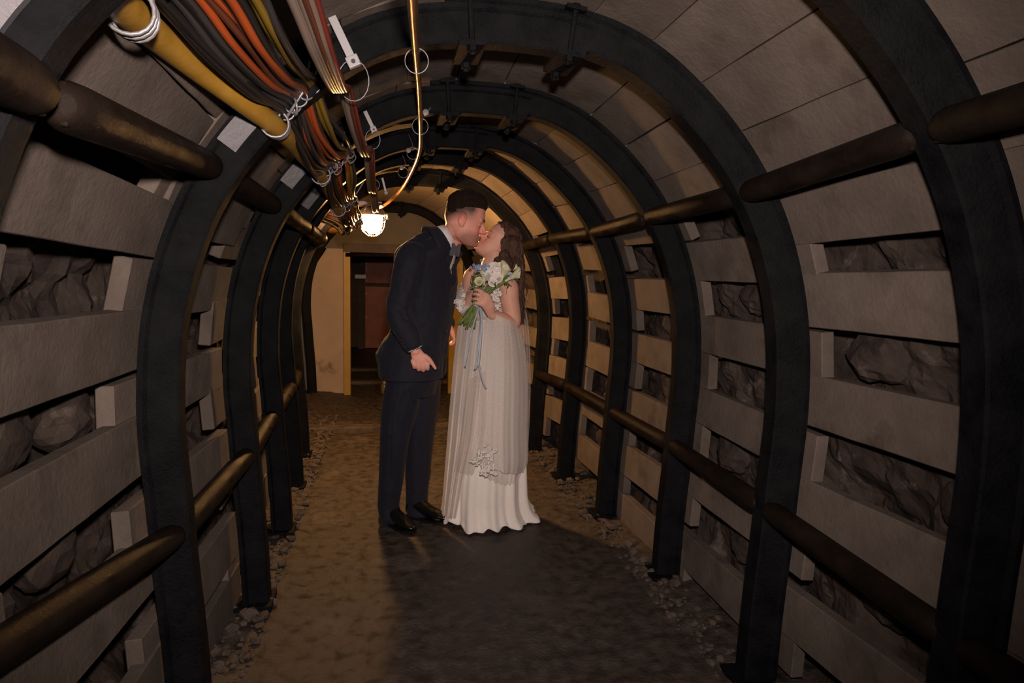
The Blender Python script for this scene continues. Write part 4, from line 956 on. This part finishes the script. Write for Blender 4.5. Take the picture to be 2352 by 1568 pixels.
# right hand behind the stems
def h3(u, v, dy=0): return b_(u, v, 3.45+dy)
P.append(loft(body_rings([(h3(1098, 664, .04), V3(1, 0, 0), .020, .020, V3(0, 1, 0), .018, 2.2), (h3(1100, 650, .02), V3(1, 0, 0), .030, .030, V3(0, 1, 0), .016, 2.3), (h3(1104, 636, .01), V3(1, 0, 0), .034, .034, V3(0, 1, 0), .014, 2.3)], 18)))
for q in range(4): P.append(limb([h3(1094+q*7, 640, .01), h3(1096+q*7, 628, .0), h3(1099+q*6, 622, -.02), h3(1101+q*6, 630, -.035)], [.009, .0085, .008, .007], 10))
P.append(limb([h3(1090, 655, .02), h3(1084, 644, .0), h3(1087, 636, -.02)], [.011, .0095, .008], 10))
V, F = fuse(P, .0036, 4)
a, b, h = in_head(V, BC, bfr, BSc)
for q in (-1, 1):
    w = np.exp(-(((a-.07)/.03)**2+((b-q*.045)/.02)**2+((h+.032)/.022)**2)); V = V+np.outer(w*.004, bfr[0])+np.outer(w*.003*q, bfr[1])
    w = np.exp(-(((a-.085)/.02)**2+((b-q*.018)/.009)**2+((h+.008)/.010)**2)); V = V-np.outer(w*.004, bfr[0])
w = np.exp(-(((a-.097)/.01)**2+(b/.022)**2+((h+.0695)/.0028)**2)); V = V-np.outer(w*.003, bfr[0])
body = mk('body', V, F, MT['skin'], br, True)
paint(body, skin_colours(V, (.66, .36, .26), BC, bfr, BSc, (.48, .15, .13)))
mb = MB()
for q in (-1, 1): mb.tube(spl([BW(.095, q*.012, .014), BW(.092, q*.028, .019), BW(.080, q*.044, .012)], 5), [.0014, .0024, .001], 6)
mb.build('eyebrow', MT['brow'], br, True)
mb = MB(); lashes(mb, BW, -1, BSc*1.3); lashes(mb, BW, 1, BSc*1.3); mb.build('eyelash', MT['brow'], br, True)
# hair: cap over the skull then long waves down the back
rings = []
for h, f0, f1, hw in [(.138, .0, -.03, .012), (.132, .040, -.062, .045), (.118, .066, -.088, .066), (.098, .080, -.104, .078), (.070, .076, -.114, .084), (.040, .052, -.118, .086), (.010, .022, -.118, .085), (-.020, .006, -.114, .080), (-.050, -.010, -.104, .070), (-.075, -.030, -.09, .05)]:
    rings.append([BW((f0+f1)/2+(f0-f1)/2*math.cos(t), hw*math.sin(t), h) for t in np.linspace(0, 2*math.pi, 40, endpoint=False)])
cap_ = loft(rings)
fall = [limb([b_(1172, 560, 3.53), b_(1180, 600, 3.53), b_(1184, 650, 3.53), b_(1192, 700, 3.52), b_(1197, 735, 3.52)], [.062, .060, .048, .034, .016], 16), limb([b_(1158, 585, 3.47), b_(1165, 612, 3.47), b_(1172, 640, 3.49)], [.030, .028, .018], 14)]
V, F = fuse([cap_]+fall, .005, 3); N = normals(V, F)
V = V+N*(fbm(V*np.array([1.4, 1.4, .5]), 26, 3)*.008)[:, None]
a, b, h = in_head(V, BC, bfr, BSc); onh = np.clip((h+.02)/.05, 0, 1)
V = V+N*((np.sin(b*520+3*fbm(V, 14, 2))*.0013+np.sin(b*210+4*fbm(V, 9, 2, 3))*.0020)*onh+(np.sin((V[:, 0]*1.0+V[:, 1]*.6)*420+5*fbm(V, 12, 2))*.0018)*(1-onh))[:, None]
mb = MB(); mb.add(V, F)
def lock(i, rad, front=None):
    for _ in range(30):
        ph = random.uniform(-math.pi, math.pi); el = random.uniform(-.3, 1.3)
        x = -.018+.100*math.cos(ph)*math.cos(el); y = .088*math.sin(ph)*math.cos(el); hz = .03+.102*math.sin(el)
        if x > .03 and hz < .10: continue
        break
    fside = random.random() < .18
    uu, yy = (1150+random.gauss(0, 4), 3.46+random.gauss(0, .01)) if fside else (1168+random.gauss(0, 10), 3.53+random.gauss(0, .045))
    ln = random.choice([612, 630, 650]) if fside else random.choice([640, 680, 700, 720, 735, 745])
    ph2 = random.uniform(0, 6); am = random.uniform(.008, .016)*(.7 if fside else 1); pts = [BW(x, y, hz)]; q0 = BW(-.06+.5*x*.6, y*1.12, hz*.25-.02)
    if not fside: pts.append(q0)
    for s in range(10):
        t = s/9; v = 588+(ln-588)*t; u = uu+t*(24 if not fside else 14)-5*math.sin(t*3)
        pts.append(b_(u, v, yy+am*math.cos(ph2+t*10))+V3(am*math.sin(ph2+t*10), 0, 0))
    return spl(pts, 4), [rad*.6, rad, rad, rad*.8, rad*.25]
for i in range(95):
    p_, r_s = lock(i, random.uniform(.006, .011)); p_ = p_[8:]
    mb.add(*limb(p_[::3], np.interp(np.linspace(0, 1, len(p_[::3])), np.linspace(0, 1, 5), r_s), 8, ratio=.55, dens=3))
for i in range(380):
    p_, r_s = lock(i, random.uniform(.0018, .0030)); mb.tube(p_[9:], r_s, 5, cap=False)
# curled ends
for (u, v, y) in ((1193, 737, 3.50), (1186, 728, 3.49), (1198, 722, 3.5), (1180, 700, 3.47)):
    for q in range(7):
        r = .016+random.random()*.008; ph = random.random()*6; c = b_(u+random.gauss(0, 2), v+random.gauss(0, 3), y)
        mb.tube([c+V3(r*math.cos(t), .0+.006*t/3, r*math.sin(t)+.004*t) for t in np.linspace(ph, ph+5, 14)], [.0024, .0008], 5, cap=False)
mb.build('hair', MT['hairb'], br, True)
# earring
mk('earring', *ell(BW(.0, .082, -.046), (.003, .003, .005)), MT['silver'], br, True)
ring_c = hh(1094, 688, -.018)
mb = MB(); ring(mb, ring_c, .0095, (1, 0, .1), .0014); mb.build('finger_ring', MT['silver'], br, True)
# bodice with off-shoulder lace sleeves
SEC = []
for (u, v, df, db, hw, ex) in [(1126, 650, .070, .088, .150, 2.1), (1125, 665, .098, .090, .155, 2.1), (1124, 690, .118, .094, .150, 2.2), (1122, 715, .103, .086, .135, 2.2), (1124, 745, .090, .086, .128, 2.2), (1124, 775, .103, .105, .15, 2.2)]:
    SEC.append((b_(u, v, 3.58), BF, df, db, BS, hw, ex))
P = [loft(body_rings(SEC, 40))]
V, F = fuse(P, .005, 3); N = normals(V, F)
V = V+N*(np.abs(fbm(V, 60, 2))*.004)[:, None]
mk('bodice', V, F, MT['lace'], br, True)
P = [limb([b_(1068, 660, 3.70), b_(1063, 684, 3.64), b_(1066, 706, 3.60), b_(1080, 716, 3.56)], [.032, .038, .040, .026], 18)]
V, F = fuse(P, .004, 2); N = normals(V, F); V = V+N*(np.abs(fbm(V, 55, 2))*.006)[:, None]
mk('lace_sleeve', V, F, MT['lace'], br, True)
# skirt: a closed bell with deep folds, broken over the floor
def bell(rows, nf, amp0, amp1, seed, n=160, ph0=0, thick=None):
    V = []; m = len(rows); rnd = random.Random(seed); A = [rnd.uniform(.5, 1.3) for _ in range(nf)]; 
    for i, (cx, cy, z, rx, ry) in enumerate(rows):
        t = i/(m-1); amp = amp0+(amp1-amp0)*t**1.3
        for j in range(n):
            a = 2*math.pi*j/n; k = nf*a/(2*math.pi); w_ = A[int(k) % nf]*(1-(k % 1))+A[(int(k)+1) % nf]*(k % 1)
            f_ = amp*w_*math.sin(nf*a+ph0+.5*math.sin(2.3*a+t*1.2))+amp*.35*math.sin((2*nf+3)*a+seed)
            V.append((cx+(rx+f_)*math.cos(a), cy+(ry+f_)*math.sin(a), z))
    F = [(i*n+j, i*n+(j+1) % n, (i+1)*n+(j+1) % n, (i+1)*n+j) for i in range(m-1) for j in range(n)]
    return V, F
def row(v, ul, ur, ry, cy=3.60):
    a, b = b_(ul, v, cy), b_(ur, v, cy); return ((a[0]+b[0])/2, cy, a[2], (b[0]-a[0])/2, ry)
rows = [row(730, 1088, 1163, .10, 3.58), row(760, 1075, 1176, .115, 3.58), row(800, 1064, 1188, .14, 3.58), row(860, 1054, 1196, .165), row(930, 1046, 1200, .18), row(1000, 1038, 1202, .20), row(1070, 1030, 1205, .21), row(1130, 1024, 1206, .215), row(1160, 1022, 1209, .215), row(1178, 1020, 1214, .215), row(1188, 1018, 1220, .22)]
rows[-1] = (rows[-1][0], rows[-1][1], .004, rows[-1][3]+.005, .225)
rr_ = []
for i in range(len(rows)-1):
    for t in np.linspace(0, 1, 4, endpoint=False): rr_.append(tuple(np.array(rows[i])*(1-t)+np.array(rows[i+1])*t))
rr_.append(rows[-1])
V, F = bell(rr_, 11, .002, .022, 3)
V = np.array(V); hem = V[:, 2] < .10
# hem ripples up and down, spreading onto the ground with a little train to the right
ang_ = np.arctan2(V[:, 1]-3.60, V[:, 0]-.17)
w = np.clip(1-V[:, 2]/.14, 0, 1)
V[:, 2] += w*(.010+.010*np.sin(ang_*17)+.012*np.sin(ang_*5+1))
V[:, 0] += w**2*.03*np.exp(-((ang_+.35)/.35)**2)
V[:, 1] -= w**2*.035*np.exp(-((ang_+1.5)/.6)**2)
V[:, 2] = np.maximum(V[:, 2], .003)
sk = mk('skirt', V, F, MT['dress'], br, True); m_ = sk.modifiers.new('t', 'SOLIDIFY'); m_.thickness = .003; m_.offset = -1
# tulle overlayer draped from the forearm and waist, shorter and scalloped in front
def sheet(name, A, B, mat_, par, nu=60, nf=9, amp=.012, seed=1, bulge=None):
    """sheet between two rails A(left) and B(right), both top to bottom"""
    A = spl(A, 6); B = spl(B, 6); m = len(A); V = []; rnd = random.Random(seed); ph = rnd.random()*6
    for i in range(m):
        t = i/(m-1)
        for j in range(nu+1):
            s = j/nu; p = A[i]*(1-s)+B[i]*s; bl = (bulge or .0)*math.sin(math.pi*s)*(.5+.5*t)
            f_ = amp*(.15+.85*t)*(math.sin(2*math.pi*nf*s+ph+.8*math.sin(3*s+2*t))+.4*math.sin(2*math.pi*nf*2.3*s+ph*2))
            V.append((p[0], p[1]-bl+f_, p[2]+.25*f_*(i == m-1)))
    F = [(i*(nu+1)+j, i*(nu+1)+j+1, (i+1)*(nu+1)+j+1, (i+1)*(nu+1)+j) for i in range(m-1) for j in range(nu)]
    return mk(name, V, F, mat_, par, True)
# front drape on the right half
sheet('tulle_drape', [b_(1122, 716, 3.36), b_(1112, 780, 3.38), b_(1104, 880, 3.37), b_(1098, 980, 3.35), b_(1096, 1045, 3.34), b_(1102, 1062, 3.34)],
      [b_(1190, 745, 3.42), b_(1206, 800, 3.46), b_(1213, 880, 3.50), b_(1212, 980, 3.50), b_(1213, 1050, 3.50), b_(1205, 1085, 3.50)], MT['tulle'], br, 70, 4, .005, 2, .10)
sheet('tulle_fringe', [b_(1102, 1055, 3.345), b_(1108, 1078, 3.345), b_(1112, 1095, 3.35)], [b_(1208, 1070, 3.5), b_(1200, 1092, 3.5), b_(1190, 1104, 3.5)], MT['veil'], br, 60, 8, .010, 5, .10)
# left long drape glowing in front of the lamp light
sheet('tulle_panel', [b_(1052, 745, 3.56), b_(1042, 830, 3.56), b_(1034, 920, 3.56), b_(1026, 1020, 3.56), b_(1019, 1110, 3.56), b_(1014, 1182, 3.56)],
      [b_(1118, 735, 3.42), b_(1110, 830, 3.40), b_(1098, 920, 3.40), b_(1086, 1010, 3.39), b_(1066, 1100, 3.40), b_(1048, 1188, 3.42)], MT['tulle'], br, 60, 4, .008, 7, .03)
sheet('tulle_swag', [b_(1078, 870, 3.44), b_(1066, 940, 3.43), b_(1056, 1010, 3.42), b_(1042, 1080, 3.42)], [b_(1116, 850, 3.36), b_(1118, 930, 3.34), b_(1112, 1010, 3.33), b_(1088, 1090, 3.35)], MT['veil'], br, 40, 5, .008, 9, .02)
# veil from the back of the hair to the floor side
sheet('veil', [b_(1176, 600, 3.60), b_(1180, 680, 3.62), b_(1188, 760, 3.60), b_(1190, 860, 3.60), b_(1188, 960, 3.60), b_(1186, 1080, 3.6)],
      [b_(1186, 604, 3.55), b_(1203, 680, 3.50), b_(1215, 760, 3.50), b_(1219, 860, 3.52), b_(1217, 960, 3.55), b_(1210, 1080, 3.6)], MT['veil'], br, 40, 5, .012, 4, .0)
# lace appliques
def motif(name, cu, cv, y, n, su, sv, seed):
    rnd = random.Random(seed); mb = MB()
    for i in range(n):
        u = cu+rnd.gauss(0, su); v = cv+rnd.gauss(0, sv); c = b_(u, v, y-rnd.random()*.015); a0 = rnd.random()*6
        for q in range(rnd.randint(3, 6)):
            a = a0+q*1.1+rnd.gauss(0, .2); L_ = rnd.uniform(.010, .022); w_ = L_*rnd.uniform(.28, .45); d = V3(math.cos(a), rnd.uniform(-.6, .0), math.sin(a)); sd = np.cross(unit(d), V3(0, 1, 0)); V = []
            for k in range(6):
                t = k/5; ww = w_*math.sin(math.pi*(.08+.88*t)); p = c+d*L_*t-V3(0, .006*math.sin(3*t), 0)
                V += [p-sd*ww, p-V3(0, .003, 0), p+sd*ww]
            mb.add(V, [(k*3+j, k*3+j+1, (k+1)*3+j+1, (k+1)*3+j) for k in range(5) for j in range(2)])
    o = mb.build(name, MT['lacewhite'], br, True); m_ = o.modifiers.new('t', 'SOLIDIFY'); m_.thickness = .0015; return o
MT['lacewhite'] = mat('lace_applique', (.78, .73, .69), (.84, .80, .76), 60, .7, bump=.3, bscale=200)
motif('lace_applique', 1116, 1048, 3.325, 26, 11, 16, 3); motif('lace_applique', 1120, 1078, 3.32, 14, 9, 8, 4); motif('lace_applique', 1096, 1060, 3.335, 8, 7, 6, 6)
motif('lace_applique', 1138, 690, 3.405, 14, 5, 16, 8); motif('lace_applique', 1060, 690, 3.585, 14, 6, 14, 9)
o = mb = None

# ------------------------------------------------------------------ the bouquet
def q_(u, v, dy=0): return b_(u, v, 3.36+dy)
bq = empty('bouquet', tuple(q_(1100, 690)), 'hand-tied bouquet of white and cream flowers with blue sprigs and green stems, held in front', 'bouquet')
def rose(c, r, m, name='flower', ax=(-.1, -.8, .5), turns=5):
    mb = MB(); ax = Vector(ax).normalized(); R = np.array(ax.to_track_quat('Z', 'Y').to_matrix())
    for ring_i in range(turns):
        t = ring_i/(turns-1); n = 3+ring_i; rad = r*(.16+.62*t)
        for k in range(n):
            a0 = 2*math.pi*(k+.37*ring_i*1.7)/n; V = []; nu, nv = 6, 5; wid = 3.0/n+.75
            for i in range(nv+1):
                s = i/nv
                for j in range(nu+1):
                    w_ = (j/nu-.5)*wid*math.sin(math.pi*(.16+.56*s))*1.25; rr = rad*(.35+.75*math.sin(s*1.5))+r*.10*s*t+.0008*math.sin(j*3+k)
                    z = r*(-.55+1.05*s*(1-.30*t))-abs(w_)**2*r*.22; a = a0+w_
                    if s > .8: rr += r*.10*t
                    V.append(c+R@np.array([rr*math.cos(a), rr*math.sin(a), z]))
            F = [(i*(nu+1)+j, i*(nu+1)+j+1, (i+1)*(nu+1)+j+1, (i+1)*(nu+1)+j) for i in range(nv) for j in range(nu)]
            mb.add(V, F)
    o = mb.build(name, m, bq, True); s_ = o.modifiers.new('t', 'SOLIDIFY'); s_.thickness = .0009; return o
def calla(c, d, r, L_):
    d = unit(d); s1 = unit(np.cross(d, V3(0, 1, .2))); s2 = np.cross(d, s1); V = []; n = 24; m = 12
    for i in range(m+1):
        t = i/m
        for j in range(n+1):
            a = 2*math.pi*j/n*1.08-1.7; rad = r*(.22+.25*t+.75*t**3)*(1+.15*(j/n)); lift = L_*t+(.35*L_*max(0, math.cos(a+1.0)))*t**3
            V.append(c+d*lift+(s1*math.cos(a)+s2*math.sin(a))*rad)
    F = [(i*(n+1)+j, i*(n+1)+j+1, (i+1)*(n+1)+j+1, (i+1)*(n+1)+j) for i in range(m) for j in range(n)]
    o = mk('calla_lily', V, F, MT['petalc'], bq, True); s_ = o.modifiers.new('t', 'SOLIDIFY'); s_.thickness = .0012
    mk('spadix', *limb([c+d*L_*.2, c+d*L_*.9], [.003, .0025], 8), MT['yellow'], o, True)
for (u, v, dy, r) in ((1133, 617, .0, .032), (1150, 614, -.005, .028), (1128, 633, -.02, .030), (1141, 638, -.03, .028), (1118, 621, .01, .022), (1158, 622, .0, .026), (1142, 625, -.015, .028)):
    rose(q_(u, v, dy-.012), r*1.12, MT['petal'], ax=(random.gauss(-.1, .25), -.85, random.gauss(.45, .2)))
rose(q_(1132, 648, -.04), .024, MT['petal'], ax=(-.1, -.9, .1)); rose(q_(1100, 646, -.035), .022, MT['petalc'], ax=(-.3, -.9, .2))
rose(q_(1112, 641, -.03), .017, MT['petalc'], ax=(.2, -.6, .7), turns=4)
calla(q_(1148, 650, -.03), V3(.25, -.15, .8), .026, .085); calla(q_(1160, 646, -.02), V3(.8, -.35, .55), .022, .075); calla(q_(1112, 655, -.03), V3(-.05, -.2, .9), .015, .055)
calla(q_(1178, 622, .0), V3(.6, -.1, .8), .008, .03)
mb = MB(); rnd = random.Random(5)
def florets(mb, cu, cv, n, su, sv):
    for i in range(n):
        c = q_(cu+rnd.gauss(0, su), cv+rnd.gauss(0, sv), -.02+rnd.gauss(0, .012)); r = .0052; a0 = rnd.random()*6
        for k in range(5):
            a = a0+k*1.2566; mb.add(*ell(c+V3(math.cos(a)*r, -.001, math.sin(a)*r), (r*.62, r*.3, r*.62)))
florets(mb, 1095, 613, 14, 6, 4); florets(mb, 1112, 617, 16, 5, 6); florets(mb, 1116, 632, 14, 4, 6); mb.build('blue_floret_cluster', MT['petalb'], bq, True)
mb = MB(); florets(mb, 1175, 633, 12, 5, 4); florets(mb, 1120, 640, 4, 3, 3); mb.build('pale_floret_cluster', MT['ribbon'], bq, True)
tie = q_(1097, 692, .0)
rnd = random.Random(12)
heads = [(1133, 625, .02), (1150, 622, .01), (1128, 640, .0), (1141, 643, -.01), (1118, 626, .02), (1158, 630, .01), (1132, 655, -.02), (1100, 652, -.02), (1112, 650, -.02), (1148, 650, -.02), (1160, 646, -.01), (1095, 618, .0), (1112, 622, .0), (1170, 635, 0), (1175, 638, 0), (1125, 660, -.02), (1140, 655, -.01), (1105, 640, .01), (1165, 640, 0), (1150, 640, .01), (1120, 650, 0), (1135, 660, 0)]
for i, (u, v, dy) in enumerate(heads):
    t0 = tie+V3(rnd.gauss(0, .010), rnd.gauss(0, .009), rnd.gauss(0, .004)); f_ = i/(len(heads)-1)
    e_ = q_(1052+38*rnd.random(), 742+10*rnd.random(), rnd.gauss(0, .02)); e_ = q_(1052+f_*38+rnd.gauss(0, 2), 738+f_*18+rnd.gauss(0, 3), rnd.gauss(0, .015))
    mk('stem', *tube(spl([q_(u, v, dy), (q_(u, v, dy)+t0)/2+V3(rnd.gauss(0, .006), 0, .004), t0, (t0+e_)/2+V3(rnd.gauss(0, .003), 0, .003), e_], 6), .0034, 8), MT['stem'], bq, True)
mk('binding', *lathe([(.017, -.016), (.019, -.012), (.019, .012), (.017, .016)], tie+V3(-.006, 0, -.012), 20, Vector((.5, 0, .85))), MT['ribbon'], bq, True)
mb = MB()
def leafm(mb, c, d, L_, w_):
    d = unit(d); s = unit(np.cross(d, V3(.1, 1, .3))); V = []
    for i in range(7):
        t = i/6; ww = w_*math.sin(math.pi*min(1, t*.95+.05))**.8; p = c+d*L_*t+V3(0, 0, -.25*L_*t*t)
        V += [p-s*ww, p+V3(0, -.002, .001), p+s*ww]
    mb.add(V, [(i*3+j, i*3+j+1, (i+1)*3+j+1, (i+1)*3+j) for i in range(6) for j in range(2)])
for i in range(36):
    u = rnd.uniform(1092, 1178); v = 650-(u-1092)*.14+rnd.gauss(0, 9); leafm(mb, q_(u, v, .0+rnd.gauss(0, .015)), V3(rnd.gauss((u-1130)/60, .3), rnd.gauss(-.3, .3), rnd.gauss(.25, .4)), rnd.uniform(.03, .055), rnd.uniform(.004, .008))
for i in range(14):
    leafm(mb, q_(rnd.uniform(1092, 1108), rnd.uniform(625, 660), .0), V3(rnd.gauss(-.3, .4), -.3, rnd.gauss(.2, .6)), rnd.uniform(.02, .035), .006)
mb.build('foliage', MT['leaf'], bq, True)
# ribbons hanging from the binding
def ribbon(pts, wd=.010):
    P = spl(pts, 8); V = []
    for i, p in enumerate(P):
        a = .5*math.sin(i*.25); V += [p+V3(-wd/2*math.cos(a), wd/2*math.sin(a), 0), p+V3(wd/2*math.cos(a), -wd/2*math.sin(a), 0)]
    F = [(2*i, 2*i+1, 2*i+3, 2*i+2) for i in range(len(P)-1)]; o = mk('ribbon', V, F, MT['ribbon'], bq, True); s_ = o.modifiers.new('t', 'SOLIDIFY'); s_.thickness = .0008
def r_(u, v, y=3.30): return b_(u, v, y)
ribbon([r_(1103, 705, 3.34), r_(1106, 740), r_(1104, 790, 3.28), r_(1100, 830, 3.27), r_(1090, 848, 3.27)], .012)
ribbon([r_(1106, 708, 3.34), r_(1103, 760), r_(1098, 815, 3.28), r_(1103, 850, 3.27), r_(1108, 872, 3.27), r_(1116, 892, 3.27)], .009)
ribbon([r_(1100, 705, 3.35), r_(1083, 760, 3.31), r_(1076, 800, 3.31), r_(1068, 842, 3.31)], .009)
